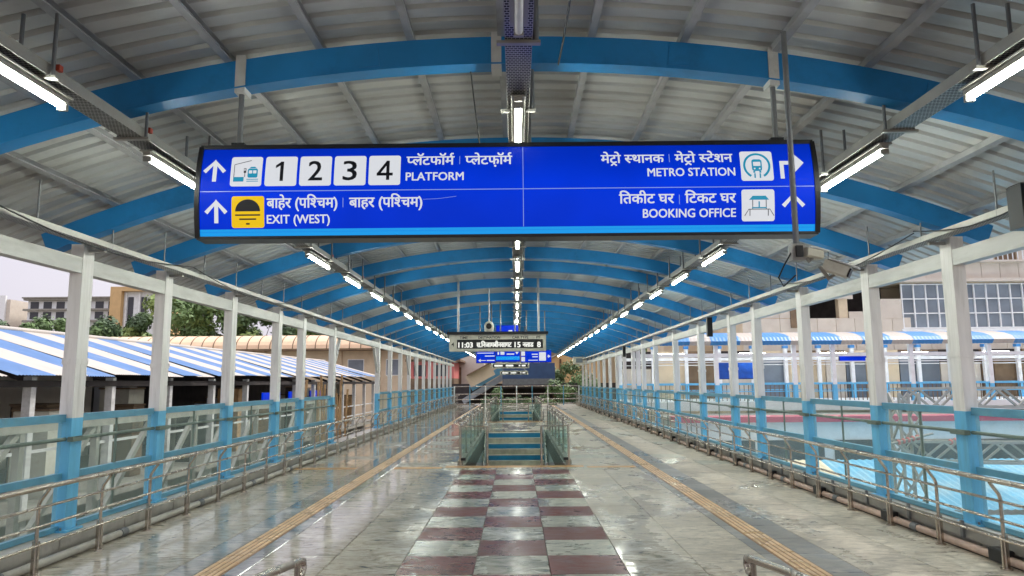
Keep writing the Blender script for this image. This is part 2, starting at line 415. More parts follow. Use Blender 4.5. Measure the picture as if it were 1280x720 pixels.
def inst(name, me, parent=None, loc=(0, 0, 0), rot=(0, 0, 0), kind=None):
    o = bpy.data.objects.new(name, me); COL.objects.link(o); o.location = loc; o.rotation_euler = rot
    if parent: o.parent = parent
    if kind: o['kind'] = kind
    return o


def put(name, mb, parent=None, kind=None):
    """mb holds world coordinates; the part is stored relative to its unrotated parent"""
    if parent:
        p = Vector((0, 0, 0)); q = parent
        while q: p += Vector(q.location); q = q.parent
        mb.v = [(a - p.x, b - p.y, c - p.z) for a, b, c in mb.v]
    return inst(name, mb.mesh(name), parent, kind=kind)


# ------------------------------------------------------------------ shared dimensions
Y0, Y1 = -1.0, 54.0
RAD, CROWN = 13.4, 4.31           # arch centre line
ARCH_Y = [3.2, 5.4, 7.75, 9.6, 11.9, 14.25, 15.9, 18.6, 21.6, 24.7, 27.1, 29.5, 31.9, 34.3, 36.9, 39.4, 41.9, 44.4, 46.9, 49.4, 52.0]
POST_R = [y for y in ARCH_Y]
POST_L = [y for y in ARCH_Y if y != 21.6]
def az_(x): return CROWN - (RAD - math.sqrt(RAD * RAD - x * x))

# ================================================================== GROUND AND SKYLINE SETTING
g = MB(); g.box(-900, 900, -300, 1500, -7.6, -7.5, M['earth'])
put('ground', g, kind='structure')
g = MB(); g.box(-90, 90, -10, 52, -7.496, -7.42, M['ballast']); g.box(-90, 90, 70, 84, -7.496, -7.42, M['ballast'])
put('track_bed', g, kind='structure')
for n_, y in enumerate((10.5, 22.2, 26.5, 39.5, 43.5)):
    t = root('railway_track', (0, y, -7.42), 'rusty railway track on ballast below the walkway, ' + ['nearest', 'second nearest', 'middle', 'second farthest', 'farthest'][n_] + ' of five', 'railway track', 'railway tracks under the walkway')
    for dy in (-.84, .84):
        b = MB(); b.box(-90, 90, dy - .035, dy + .035, .2, .36, M['rust']); b.v = [(x, yy + y, z - 7.42) for x, yy, z in b.v]; put('rail', b, t)
    b = MB()
    for i in range(-80, 81): b.box(i * .9 - .12, i * .9 + .12, -1.3, 1.3, .005, .198, M['concrete'])
    b.v = [(x, yy + y, z - 7.42) for x, yy, z in b.v]
    put('sleepers', b, t, 'stuff')
for n_, (y0, y1) in enumerate(((12.6, 20.2), (29, 37), (45.5, 51))):
    b = MB(); b.box(-90, 90, y0, y1, -7.416, -6.5, M['concrete']); b.box(-90, 90, y0 + .002, y0 + .5, -6.496, -6.45, M['tact'])
    put('platform', b, kind='structure')

# ================================================================== WALKWAY FLOOR
deck = root('walkway_floor', (0, 0, 0), kind='structure')
b = MB()
OP1, OP2 = (15.05, 25.06), (31.65, 43.0)
OX0, OX1 = -1.12, 1.0
for (y0, y1, x0, x1) in ((Y0, OP1[0], -5.0, 5.0), (OP1[0], OP1[1], -5.0, OX0), (OP1[0], OP1[1], OX1, 5.0), (OP1[1], OP2[0], -5.0, 5.0),
                         (OP2[0], OP2[1], -5.0, OX0), (OP2[0], OP2[1], OX1, 5.0), (OP2[1], Y1 + 1.5, -5.0, 5.0)):
    b.box(x0, x1, y0, y1, -.5, -.03, M['grout'])
put('deck_slab', b, deck)
b = MB()
for s in (-1, 1):
    b.box(min(s * 5.0, s * 5.06) , max(s * 5.0, s * 5.06), Y0, Y1 + 1.5, -1.4, .12, M['concrete'])
    b.box(min(s * 3.5, s * 3.9), max(s * 3.5, s * 3.9), Y0, Y1, -1.5, -.502, M['concrete'])
put('edge_girder', b, deck)
T = .7
XE = [-1.11 + T * k for k in range(-5, 9)]     # -4.61 ... 4.49
def slab_mesh(m, w=T, h=T):
    return MB().bbox(-w / 2 + .003, w / 2 - .003, -h / 2 + .003, h / 2 - .003, -.03, 0, m).mesh('slab')
sm = {k: slab_mesh(M[k]) for k in ('slab', 'slab2', 'red')}
def strip_cells(i): return i in (2, 10)          # columns that hold the guiding path
rows = []
y = 14.34
while y > 2.5: rows.append((y - T, y)); y -= T
tilt = lambda: (random.uniform(-.0012, .0012), random.uniform(-.0012, .0012), 0)
for r, (ya, yb) in enumerate(rows):
    for i in range(13):
        x0, x1 = XE[i], XE[i] + T
        if strip_cells(i): continue
        c = i - 5
        if 0 <= c <= 2 and (c + r) % 2 == 0:
            inst('red_tile', sm['red'], deck, ((x0 + x1) / 2, (ya + yb) / 2, 0), tilt())
        elif 0 <= c <= 2:
            inst('marble_tile', sm['slab2'], deck, ((x0 + x1) / 2, (ya + yb) / 2, 0), tilt())
        else:
            inst('floor_slab', sm['slab'], deck, ((x0 + x1) / 2, (ya + yb) / 2, 0), tilt())
# guiding paths: four ribs on each tile
PATH = ((-3.21, -2.925, -2.675, -2.51), (2.39, 2.515, 2.765, 3.09))
def tact_geo(b, cx, cy, m):
    b.bbox(cx - .123, cx + .123, cy - .148, cy + .148, -.03, .001, M['tactb'])
    for k in range(4):
        x = cx - .087 + k * .058
        b.bbox(x - .018, x + .018, cy - .14, cy + .14, .001, .008, m, .004)
tb = MB(); tact_geo(tb, 0, 0, M['tact']); tm = tb.mesh('tactile_tile')
far_t = MB(); far_s = MB()
for (a, b_, c, d_) in PATH:
    y = 14.3
    while y > 3.2:
        inst('tactile_tile', tm, deck, ((b_ + c) / 2, y - .15, 0)); y -= .3
    y = 14.3 + .3
    while y < Y1:
        tact_geo(far_t, (b_ + c) / 2, y - .15, M['tact']); y += .3
    for (xa, xb) in ((a, b_), (c, d_)):
        dm = MB().bbox(-(xb - xa) / 2 + .003, (xb - xa) / 2 - .003, -T / 2 + .003, T / 2 - .003, -.03, 0, M['dark']).mesh('slab')
        for ya, yb in rows: inst('border_slab', dm, deck, ((xa + xb) / 2, (ya + yb) / 2, 0), tilt())
        y = 14.34
        while y < Y1 - .1:
            far_s.bbox(xa + .003, xb - .003, y + .003, y + T - .003, -.03, 0, M['dark']); y += T
put('distant_tactile_tiles', far_t, deck, 'stuff')
fars = MB()
y = 14.34
bands = [(-4.61, 4.49)]
def hole(x0, x1, y0, y1): return any(x1 > OX0 + .05 and x0 < OX1 - .05 and y1 > o[0] and y0 < o[1] for o in (OP1, OP2))
while y < Y1 + 1:
    for i in range(13):
        if strip_cells(i): continue
        x0, x1 = XE[i], XE[i] + T
        if hole(x0, x1, y, y + T):
            continue
        fars.bbox(x0 + .003, x1 - .003, y + .003, y + T - .003, -.03, random.uniform(-.001, .0), M['slab'] if random.random() < .75 else M['slab2'])
    y += T
put('distant_floor_slabs', fars, deck, 'stuff')
put('distant_border_slabs', far_s, deck, 'stuff')
# edging strips round the stair openings
for o in (OP1, OP2):
    b = MB()
    b.bbox(OX0 - .35, OX1 + .35, o[0] - .32, o[0] - .02, -.03, .004, M['yellow'])
    put('edging_strip', b, deck)
    b = MB()
    b.bbox(OX0 - .12, OX0, o[0] - .0, o[1], -.03, .1, M['concrete']); b.bbox(OX1, OX1 + .12, o[0], o[1], -.03, .1, M['concrete'])
    put('opening_kerb', b, deck)
b = MB()
b.bbox(XE[0], -2.95 - .3, 14.6, 14.86, -.03, .004, M['yellow']); b.bbox(-2.5, OX0 - .4, 14.6, 14.86, -.03, .004, M['yellow'])
b.bbox(OX1 + .4, 2.38, 14.6, 14.86, -.03, .004, M['yellow'])
put('cross_strip', b, deck)

# kerbs, ducts and pipes along both edges
for s in (-1, 1):
    side = 'left' if s < 0 else 'right'
    k = root('kerb', (s * 4.8, Y0, 0), 'grimy concrete kerb under the %s glass barrier' % side, 'kerb')
    km = MB().bbox(-.19, .19, -.59, .59, -.03, .19, M['wetconc'], .012).mesh('kerb_stone')
    y = Y0 + .6
    while y < Y1:
        inst('kerb_stone', km, k, (0, y - Y0, 0), (0, 0, random.uniform(-.003, .003))); y += 1.2
    p_ = root('floor_pipe', (s * 4.5, Y0, .05), '%s pipe lying on the floor along the foot of the %s kerb' % ('dark wet' if s < 0 else 'pinkish', side), 'pipe')
    b = MB(); b.tube([(s * 4.5, Y0, .045), (s * 4.5, Y1, .045)], .042, M['wetconc'] if s < 0 else M['pinkpipe'], 8)
    put('pipe_run', b, p_)
    b = MB()
    for q in range(1, 27): b.tube([(s * 4.5, q * 2.0 + .3, .045), (s * 4.5, q * 2.0 + .42, .045)], .052, M['rod'], 8)
    put('pipe_joints', b, p_, 'stuff')
    if s < 0: continue
    du = root('cable_duct', (s * 4.58, Y0, .1), 'perforated grey cable duct fixed to the face of the %s kerb' % side, 'cable duct')
    b = MB(); b.box(min(s * 4.545, s * 4.6), max(s * 4.545, s * 4.6), Y0, Y1, .1, .235, M['tray']); put('duct', b, du)
    bm_ = MB().box(-.012, .012, -.02, .02, 0, .17, M['rod']).mesh('duct_clip')
    for q in range(int(Y1 / 1.0)): inst('duct_clip', bm_, du, (-s * .05, q * 1.0 + 1.55, 0))
    blk = MB().bbox(-.05, .05, -.11, .11, 0, .12, M['black'], .01).mesh('duct_block')
    for q in range(26): inst('duct_block', blk, du, (-s * .1, q * 2.0 + 1.9, -.085))

# ================================================================== CANOPY
can = root('walkway_canopy', (0, 0, 0), 'long vaulted canopy over the walkway with blue arches on white and blue posts', 'canopy')
pm = MB()
pm.box(-.07, .07, -.1, .1, 1.36, 3.24, M['post']); pm.box(-.07, .07, -.1, .1, .19, 1.36, M['pblue'])
pm.box(-.079, .079, -.109, .109, 1.93, 1.99, M['post'])
pm.box(-.12, .12, -.15, .15, .19, .21, M['pblue'])
pmesh = pm.mesh('post')
for s, L in ((-1, POST_L), (1, POST_R)):
    for y in L: inst('post', pmesh, can, (s * 4.8, y, 0), (0, 0, random.uniform(-.01, .01)))
# eave beams: between posts
for s, L in ((-1, POST_L), (1, POST_R)):
    ends = [Y0] + L + [Y1 + .3]
    for a, c in zip(ends[:-1], ends[1:]):
        b = MB(); b.box(s * 4.8 - .06, s * 4.8 + .06, a + .102, c - .102, 2.92, 3.09, M['beam']); put('eave_beam', b, can)
# knee braces on the left bays
for (y, sg) in ((18.6, 1), (24.7, -1), (31.9, -1), (34.3, -1)):
    b = MB(); b.bar((-4.8, y + sg * .1, 2.1), (-4.8, y + sg * .75, 2.93), .07, .1, M['beam']); put('knee_brace', b, can)

NA = 40
def arch_mesh():
    b = MB(); A = math.asin(5.2 / RAD)
    def ring(r0, r1, hw, m):
        vs = []
        for i in range(NA + 1):
            t = -A + 2 * A * i / NA
            for r, w in ((r0, -hw), (r1, -hw), (r1, hw), (r0, hw)):
                vs.append((r * math.sin(t), w, CROWN - RAD + r * math.cos(t)))
        fs = []
        for i in range(NA):
            for k in range(4):
                j = (k + 1) % 4; fs.append((i * 4 + k, (i + 1) * 4 + k, (i + 1) * 4 + j, i * 4 + j))
        fs += [(0, 1, 2, 3), (NA * 4 + 3, NA * 4 + 2, NA * 4 + 1, NA * 4)]
        b.add(vs, fs, m)
    ring(RAD - .108, RAD + .112, .062, M['arch'])
    ring(RAD - .118, RAD - .1085, .078, M['arch'])
    for k in (-3.4, -1.15, 1.3, 3.3):      # splice plates
        t = math.asin(k / RAD)
        b.bar(((RAD - .08) * math.sin(t), -.0645, CROWN - RAD + (RAD - .08) * math.cos(t)), ((RAD + .09) * math.sin(t), -.0645, CROWN - RAD + (RAD + .09) * math.cos(t)), .16, .006, M['arch'], (0, 1, 0))
    return b.mesh('arch_beam')
am = arch_mesh()
for y in ARCH_Y + [Y1]: inst('arch_beam', am, can, (0, y, 0))
# saddles joining arch to post tops
sd = MB(); sd.box(-.1, .1, -.09, .09, 3.24, 3.3, M['arch'])
sdm = sd.mesh('saddle')
for s, L in ((-1, POST_L), (1, POST_R)):
    for y in L: inst('saddle', sdm, can, (s * 4.8, y, 0))
# purlins lie on the arches, one length per bay
RP = RAD + .112
px_list = [-.1 + .72 * k for k in range(-7, 8)]
bays = [Y0] + ARCH_Y + [Y1]
for n_, px in enumerate(px_list):
    if abs(px) > 5.15: continue
    t = math.asin(px / RP)
    c = Vector((RP * math.sin(t), 0, CROWN - RAD + RP * math.cos(t)))
    nrm = Vector((math.sin(t), 0, math.cos(t))); tg = Vector((math.cos(t), 0, -math.sin(t)))
    b = MB()
    for (w0, w1, h0, h1) in ((-.03, -.026, 0, .07), (-.026, .03, 0, .004), (-.026, .03, .066, .07), (.026, .03, .004, .014)):
        vs = []
        for yy in (Y0, Y1 + .25):
            for w, h in ((w0, h0), (w1, h0), (w1, h1), (w0, h1)):
                q = c + tg * w + nrm * (h + .001); vs.append((q.x, yy, q.z))
        b.add(vs, [(3, 2, 1, 0), (4, 5, 6, 7), (0, 1, 5, 4), (1, 2, 6, 5), (2, 3, 7, 6), (3, 0, 4, 7)], M['purlin'])
    put('purlin', b, can)
# corrugated sheets, one piece per bay, ribs run across the vault
RS = RP + .073
def sheet(y0, y1):
    A = math.asin(5.62 / RS); n = 36; per = .2
    prof = []; k = 0; y = y0
    while y < y1 - 1e-6:
        for dy, h in ((0, 0), (.13, 0), (.145, .044), (.185, .044)):
            if y + dy < y1: prof.append((y + dy, h))
        y += per
    prof.append((y1, 0))
    vs = []
    for (yy, h) in prof:
        for i in range(n + 1):
            t = -A + 2 * A * i / n; r = RS + h
            vs.append((r * math.sin(t), yy, CROWN - RAD + r * math.cos(t)))
    fs = []
    for j in range(len(prof) - 1):
        for i in range(n):
            a = j * (n + 1) + i; fs.append((a, a + 1, a + n + 2, a + n + 1))
    return MB().add(vs, fs, M['roof'])
y = Y0
while y < Y1 + .3:
    yn = min(y + 2.2, Y1 + .4)
    put('roof_sheet', sheet(y, yn), can); y = yn
# small gusset brackets under arches for the hung signs
gb = MB(); gb.box(-.04, .04, -.07, .07, -.16, .15, M['beam'])
gbm = gb.mesh('gusset')
for x in (-2.16, 2.04, -.14): inst('gusset', gbm, can, (x, 5.4, az_(x) - .0))

# ================================================================== CABLE TRAYS AND TUBE LIGHTS
ORD = ['nearest', 'second', 'third', 'fourth', 'fifth', 'sixth', 'seventh', 'eighth', 'ninth', 'tenth', 'eleventh', 'twelfth', 'thirteenth', 'fourteenth',
       'fifteenth', 'sixteenth', 'seventeenth', 'eighteenth', 'nineteenth', 'twentieth', 'twenty-first', 'twenty-second', 'twenty-third']
tl = MB()
tl.box(-.03, .03, 0, 1.2, .018, .05, M['tray']); tl.bbox(-.055, .055, -.01, 1.21, .05, .066, M['tray'])
body_m = tl.mesh('lamp_body')
td = MB(); td.tube([(0, .03, -.004), (0, 1.17, -.004)], .019, M['tube'], 8); tube_m = td.mesh('lamp_tube')
td = MB(); td.tube([(0, .03, -.004), (0, 1.17, -.004)], .024, M['white'], 8); tube_off = td.mesh('lamp_tube')
end_m = MB().box(-.03, .03, 0, .03, -.03, .012, M['tray']).mesh('lamp_holder')
for side, tx, tz in (('left', -3.05, 3.66), ('middle', .03, 3.86), ('right', 3.05, 3.66)):
    tr = root('cable_tray', (tx, Y0, tz), 'galvanised cable tray carrying the %s ceiling row of tube lights' % side, 'cable tray')
    b = MB()
    b.box(tx - .085, tx + .085, Y0, Y1, tz, tz + .006, M['perf'])
    b.box(tx - .088, tx - .085, Y0, Y1, tz, tz + .08, M['tray']); b.box(tx + .085, tx + .088, Y0, Y1, tz, tz + .08, M['tray'])
    put('tray_channel', b, tr)
    b = MB()
    for q, (dx, r) in enumerate(((-.05, .012), (-.015, .009), (.03, .014))): b.tube([(tx + dx, Y0, tz + .02), (tx + dx, Y1, tz + .02)], r, M['black'], 6)
    put('cables', b, tr)
    k = 0; y = 2.0
    while y < Y1 - 1:
        top = az_(tx) + .12
        for sx in (-1, 1):
            if side == 'middle' and sx < 0: continue
            x = tx + sx * .11
            b = MB(); b.tube([(x, y, tz - .02), (x, y, top)], .014 if side != 'middle' else .02, M['rod'], 6); put('hanger_rod', b, tr)
        b = MB(); b.box(tx - .14, tx + .14, y - .02, y + .02, tz - .022, tz - .002, M['tray']); put('cross_bar', b, tr)
        if k % 2 == 0 or y < 10:
            b = MB(); b.box(tx + .09, tx + .115, y + .05, y + .09, tz + .06, tz + .1, M['orange']); put('clip', b, tr)
        k += 1; y += 1.15
    n_ = 0; y = 3.4 if side != 'middle' else 2.82
    while y < Y1 - 1.5:
        r_ = root('tube_light', (tx, y, tz - .09), '%s lit tube light from the front in the %s ceiling row' % (ORD[n_], side), 'tube light', 'tube lights in the %s ceiling row' % side)
        if side == 'middle' and n_ == 0: r_['label'] = 'nearest tube light of the middle ceiling row, not lit'
        inst('lamp_body', body_m, r_); inst('lamp_tube', tube_off if side == 'middle' and n_ == 0 else tube_m, r_); inst('lamp_holder', end_m, r_); inst('lamp_holder', end_m, r_, (0, 1.17, 0))
        n_ += 1; y += 2.28
# eave conduits above the posts
for s in (-1, 1):
    side = 'left' if s < 0 else 'right'
    et = root('eave_cable_tray', (s * 4.55, Y0, 3.2), 'open cable tray running along the tops of the %s posts' % side, 'cable tray')
    b = MB(); x = s * 4.55
    b.box(x - .075, x + .075, Y0, Y1, 3.2, 3.205, M['perf']); b.box(x - .078, x - .075, Y0, Y1, 3.2, 3.26, M['tray']); b.box(x + .075, x + .078, Y0, Y1, 3.2, 3.26, M['tray'])
    put('tray_channel', b, et)
    b = MB()
    for dx, r in ((-.04, .014), (0, .01), (.035, .016)): b.tube([(x + dx, Y0, 3.222), (x + dx, Y1, 3.222)], r, M['black' if dx == 0 else 'tray'], 6)
    put('cables', b, et)
    for y in [5.4, 6.5] + [7.75 + 1.17 * q for q in range(38)]:
        b = MB(); b.tube([(x - s * .07, y, 3.19), (x - s * .07, y, az_(x) + .12)], .01, M['rod'], 6); put('hanger_rod', b, et)
    # support rail lit from outside
    for y in (POST_L if s < 0 else POST_R):
        b = MB(); b.box(min(x, s * 4.73), max(x, s * 4.73), y - .02, y + .02, 3.165, 3.195, M['tray']); put('support_arm', b, et)

# ================================================================== STEEL HANDRAILS
def railing(s):
    side = 'left' if s < 0 else 'right'
    X = s * 4.38
    r = root('steel_handrail', (X, Y0, 0), 'stainless steel handrail with bent-top posts along the %s edge of the walkway' % side, 'handrail')
    m = MB()
    m.tube([(s * .0, 0, .0), (0, 0, .62), (-s * .012, 0, .66), (-s * .085, 0, .765)], .017, M['steel'], 8)
    m.tube([(0, 0, 0), (0, 0, .012)], .05, M['steel'], 10)
    m.box(-.03, .03, -.012, .012, .0, .3, M['steel'])
    pmesh_ = m.mesh('rail_post')
    for q in range(54): inst('rail_post', pmesh_, r, (0, q * 1.0 + .69, 0))
    for z, rad, dx in ((.79, .025, -.09), (.6, .014, -.02), (.43, .014, -.02), (.265, .014, -.02)):
        b = MB(); b.tube([(X + s * dx, Y0, z), (X + s * dx, Y1 - .3, z)], rad, M['steel'], 10); put('handrail' if z > .7 else 'rail_bar', b, r)
railing(-1); railing(1)
# railing across the far end
er = root('end_railing', (0, Y1, 0), 'pale blue railing closing the far end of the walkway', 'railing')
for z in (1.42, .85, .45, .12):
    b = MB(); b.tube([(-4.7, Y1, z), (4.7, Y1, z)], .03, M['steel'], 6); put('rail_bar', b, er)
for q in range(9):
    b = MB(); b.box(-4.7 + q * 1.17 - .04, -4.7 + q * 1.17 + .04, Y1 - .04, Y1 + .04, 0, 1.44, M['rblue'] if q % 2 else M['white']); put('rail_post', b, er)

# ================================================================== GLASS BARRIERS
def barrier(s, L):
    side = 'left' if s < 0 else 'right'
    X = s * 4.82
    r = root('glass_barrier', (X, Y0, .19), 'glass barrier with sky blue rails between the %s posts' % side, 'glass barrier')
    ends = [Y0 - .1] + L + [Y1 + .3]
    for a, c in zip(ends[:-1], ends[1:]):
        if s < 0 and abs(a - 18.6) < .01: continue
        y0, y1 = a + .1, c - .1
        for z0, z1, m, nm in ((1.32, 1.40, 'rblue', 'top_rail'), (.72, .79, 'rblue', 'middle_rail'), (.195, .25, 'rblue', 'bottom_rail')):
            b = MB(); b.box(X - .03, X + .03, y0, y1, z0, z1, M[m]); put(nm, b, r)
        b = MB(); b.tube([(X - s * .035, y0, 1.14), (X - s * .035, y1, 1.14)], .02, M['rgreen'], 8); put('grab_rail', b, r)
        n = 2 if y1 - y0 > 1.4 else 1
        w = (y1 - y0) / n
        for k in range(n):
            b = MB(); b.box(X - .004, X + .004, y0 + k * w + .012, y0 + (k + 1) * w - .012, .25, 1.32, M['glass']); put('glass_panel', b, r)
            if k: 
                b = MB(); b.box(X - .012, X + .012, y0 + k * w - .008, y0 + k * w + .008, .25, 1.32, M['rgreen']); put('joint_strip', b, r)
barrier(-1, POST_L); barrier(1, POST_R)

# ================================================================== LETTERING (built from the default font, letter by letter)
_cache = {}
def glyph(txt, off=.012):
    k = (txt, off)
    if k in _cache: return _cache[k]
    cu = bpy.data.curves.new('t', 'FONT'); cu.body = txt; cu.offset = off; cu.resolution_u = 3
    o = bpy.data.objects.new('t', cu); COL.objects.link(o)
    bpy.context.view_layer.update()
    me = bpy.data.meshes.new_from_object(o.evaluated_get(bpy.context.evaluated_depsgraph_get()))
    vs = [(v.co.x, v.co.y) for v in me.vertices]; fs = [tuple(p.vertices) for p in me.polygons]
    bpy.data.objects.remove(o); bpy.data.meshes.remove(me); bpy.data.curves.remove(cu)
    _cache[k] = (vs, fs)
    return vs, fs
_adv = {}
def xmax(t): return max((v[0] for v in glyph(t, 0)[0]), default=0)
def advance(t):
    if t not in _adv: _adv[t] = xmax(t + 'म') - xmax('म')
    return _adv[t]
def clip_right(vs, fs, x):
    bm = bmesh.new(); bv = [bm.verts.new((a, b, 0)) for a, b in vs]
    for f in fs:
        try: bm.faces.new([bv[i] for i in f])
        except ValueError: pass
    bmesh.ops.bisect_plane(bm, geom=bm.verts[:] + bm.edges[:] + bm.faces[:], plane_co=(x, 0, 0), plane_no=(1, 0, 0), clear_outer=True)
    bm.verts.index_update()
    r = [(v.co.x, v.co.y) for v in bm.verts], [tuple(v.index for v in f.verts) for f in bm.faces]
    bm.free(); return r
def ribbon(pts, w):
    vs, fs = [], []
    for i, (x, y) in enumerate(pts):
        a = pts[max(i - 1, 0)]; b = pts[min(i + 1, len(pts) - 1)]
        dx, dy = b[0] - a[0], b[1] - a[1]; L = math.hypot(dx, dy) or 1
        vs += [(x - dy / L * w / 2, y + dx / L * w / 2), (x + dy / L * w / 2, y - dx / L * w / 2)]
        if i: fs.append((2 * i - 2, 2 * i - 1, 2 * i + 1, 2 * i))
    return vs, fs
def word(tokens, off=.012):
    """visual-order tokens; 'h:x' is the half form of x, 'r:x' carries the hook of r above, 'c:x' the caret below"""
    V, Fs, x = [], [], 0.
    def push(vs, fs):
        b = len(V); V.extend((a + x, c) for a, c in vs); Fs.extend(tuple(i + b for i in f) for f in fs)
    for t in tokens:
        if t == ' ': x += .28; continue
        mode, t = (t[0], t[2:]) if len(t) > 2 and t[1] == ':' else ('', t)
        vs, fs = glyph(t, off); ad = advance(t)
        if mode == 'h':
            vs, fs = clip_right(vs, fs, ad - .175); push(vs, fs); x += ad - .185; continue
        push(vs, fs)
        if mode == 'r':
            sx = ad - .145
            push(*ribbon([(sx, .6), (sx - .07, .68), (sx - .075, .78), (sx - .01, .85), (sx + .09, .84)], .085))
        if mode == 'c':
            m_ = .27; push(*ribbon([(m_ - .17, -.2), (m_, -.04), (m_ + .19, -.2)], .075))
        x += ad
    return V, Fs, x
def latin(t, off=.018):
    vs, fs = glyph(t, off)
    x0 = min(v[0] for v in vs); return [(a - x0, b) for a, b in vs], fs, max(v[0] for v in vs) - x0


class Board:
    """flat print laid out on a board; u to the right, v down, in print units"""
    def __init__(s, x0, z0, y, unit, bow=0., H=1.): s.x0, s.z0, s.y, s.u, s.bow, s.H = x0, z0, y, unit, bow, H
    def pt(s, u, v, lift):
        t = (v / s.H - .5) * 2
        return (s.x0 + u * s.u, s.y - lift - s.bow * (1 - t * t), s.z0 - v * s.u)
    def poly(s, mb, pts, m, lift):
        """a filled outline, cut in rows so that it follows the bowed face"""
        if s.bow:
            bm = bmesh.new(); vs = [bm.verts.new((a, b, 0)) for a, b in pts]
            bm.faces.new(vs); n0, n1 = min(p[1] for p in pts), max(p[1] for p in pts)
            q = math.floor(n0 / 12) * 12 + 12
            while q < n1:
                bmesh.ops.bisect_plane(bm, geom=bm.verts[:] + bm.edges[:] + bm.faces[:], plane_co=(0, q, 0), plane_no=(0, 1, 0)); q += 12
            bmesh.ops.triangulate(bm, faces=bm.faces[:])
            bm.verts.index_update()
            V = [s.pt(v.co.x, v.co.y, lift) for v in bm.verts]; Fc = [tuple(v.index for v in f.verts) for f in bm.faces]; bm.free()
            mb.add(V, Fc, m)
        else:
            mb.add([s.pt(a, b, lift) for a, b in pts], [tuple(range(len(pts)))], m)
    def rect(s, mb, u0, v0, u1, v1, m, lift, r=0.):
        if r:
            pts = []
            for cx, cy, a0 in ((u1 - r, v0 + r, -90), (u1 - r, v1 - r, 0), (u0 + r, v1 - r, 90), (u0 + r, v0 + r, 180)):
                for k in range(4):
                    a = math.radians(a0 + 30 * k); pts.append((cx + r * math.cos(a), cy + r * math.sin(a)))
        else: pts = [(u0, v0), (u1, v0), (u1, v1), (u0, v1)]
        s.poly(mb, pts, m, lift)
    def line(s, mb, pts, w, m, lift):
        vs, fs = ribbon(pts, w)
        mb.add([s.pt(a, b, lift) for a, b in vs], fs, m)
    def arc(s, mb, cx, cy, r, a0, a1, w, m, lift, n=20):
        s.line(mb, [(cx + r * math.cos(math.radians(a0 + (a1 - a0) * k / n)), cy + r * math.sin(math.radians(a0 + (a1 - a0) * k / n))) for k in range(n + 1)], w, m, lift)
    def text(s, mb, wd, u0, u1, vbase, h, m, lift, cap=.622, bold=0.):
        V, Fs, w = wd
        k = h / cap; kx = (u1 - u0) / w
        for dx, dy, dl in ((0, 0, 0), (bold, bold * .6, .0003), (-bold, -bold * .6, .0006), (bold, -bold * .6, .0009), (-bold, bold * .6, .0012)) if bold else ((0, 0, 0),):
            mb.add([s.pt(u0 + a * kx + dx, vbase - b * k + dy, lift + dl) for a, b in V], Fs, m)


# ================================================================== MAIN HANGING SIGN
SU = .00613
SX0, SZ0, SY = -2.42, 3.52, 5.3
sg = root('hanging_sign', (-.06, SY, 2.8), 'large blue backlit sign with platform numbers and metro station arrow hung across the walkway', 'sign')
BW, BH = 768, 117
brd = Board(SX0, SZ0, SY, SU, .05, BH)
b = MB()
N = 14
for (lift0, grow, m, nm) in ((0, 0, 'eblue', 'sign_face'),):
    q = MB(); vs = []; fs = []
    for i in range(N + 1):
        v = 3.5 + (BH - 7 - 3.5) * i / N
        vs += [brd.pt(4, v, 0), brd.pt(BW - 4, v, 0)]
        if i: fs.append((2 * i - 2, 2 * i - 1, 2 * i + 1, 2 * i))
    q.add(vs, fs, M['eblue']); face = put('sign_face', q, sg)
q = MB(); vs = []; fs = []
for i in range(4):
    v = BH - 10.5 + 8.5 * i / 3
    vs += [brd.pt(4, v, 0), brd.pt(BW - 4, v, 0)]
    if i: fs.append((2 * i - 2, 2 * i - 1, 2 * i + 1, 2 * i))
q.add(vs, fs, M['ecyan']); put('cyan_band', q, sg)
# casing: top, bottom, back, curved end caps
q = MB()
x0, x1 = SX0, SX0 + BW * SU; zt, zb = SZ0, SZ0 - BH * SU
q.box(x0, x1, SY - .012, SY + .16, zt - .021, zt + .012, M['blackm'])
q.box(x0, x1, SY - .012, SY + .16, zb - .012, zb + .012, M['blackm'])
q.box(x0 + .001, x1 - .001, SY + .161, SY + .175, zb, zt, M['blackm'])
put('sign_casing', q, sg)
for xa, xb in ((x0 - .012, x0 + .024), (x1 - .024, x1 + .012)):
    q = MB(); prof = [(SY + .17, zt + .01)]
    for i in range(N + 1):
        p = brd.pt(0, BH * i / N, .012); prof.append((p[1], p[2]))
    prof.append((SY + .17, zb - .01)); n = len(prof)
    q.add([(xa, a, c) for a, c in prof] + [(xb, a, c) for a, c in prof],
          [tuple(range(n))[::-1], tuple(range(n, 2 * n))] + [(i, (i + 1) % n, n + (i + 1) % n, n + i) for i in range(n)], M['blackm'])
    put('end_cap', q, sg)
for x in (-2.16, 2.04):
    q = MB(); q.tube([(x, SY + .08, zt + .01), (x, SY + .08, az_(x) - .02)], .022, M['rod'], 8); q.box(x - .05, x + .05, SY + .04, SY + .12, zt + .012, zt + .05, M['blackm'])
    put('hanger_rod', q, sg)
L1, L2, L3 = .004, .007, .010
def up_arrow(cx, cy, m='ewhite'):
    q = MB()
    brd.line(q, [(cx, cy + 14), (cx, cy - 11)], 5, M[m], L1)
    brd.line(q, [(cx - 12.5, cy + 1.5), (cx, cy - 12), (cx + 12.5, cy + 1.5)], 5, M[m], L2)
    brd.poly(q, [(cx, cy - 15.2), (cx + 4, cy - 9), (cx - 4, cy - 9)], M[m], L2 + .001)
    put('arrow', q, sg)
up_arrow(21, 33); up_arrow(25, 85); up_arrow(737, 83)
q = MB()     # arrow turning right
brd.line(q, [(725.5, 50), (725.5, 27)], 5, M['ewhite'], L1); brd.line(q, [(723, 29.5), (741, 29.5)], 5, M['ewhite'], L2)
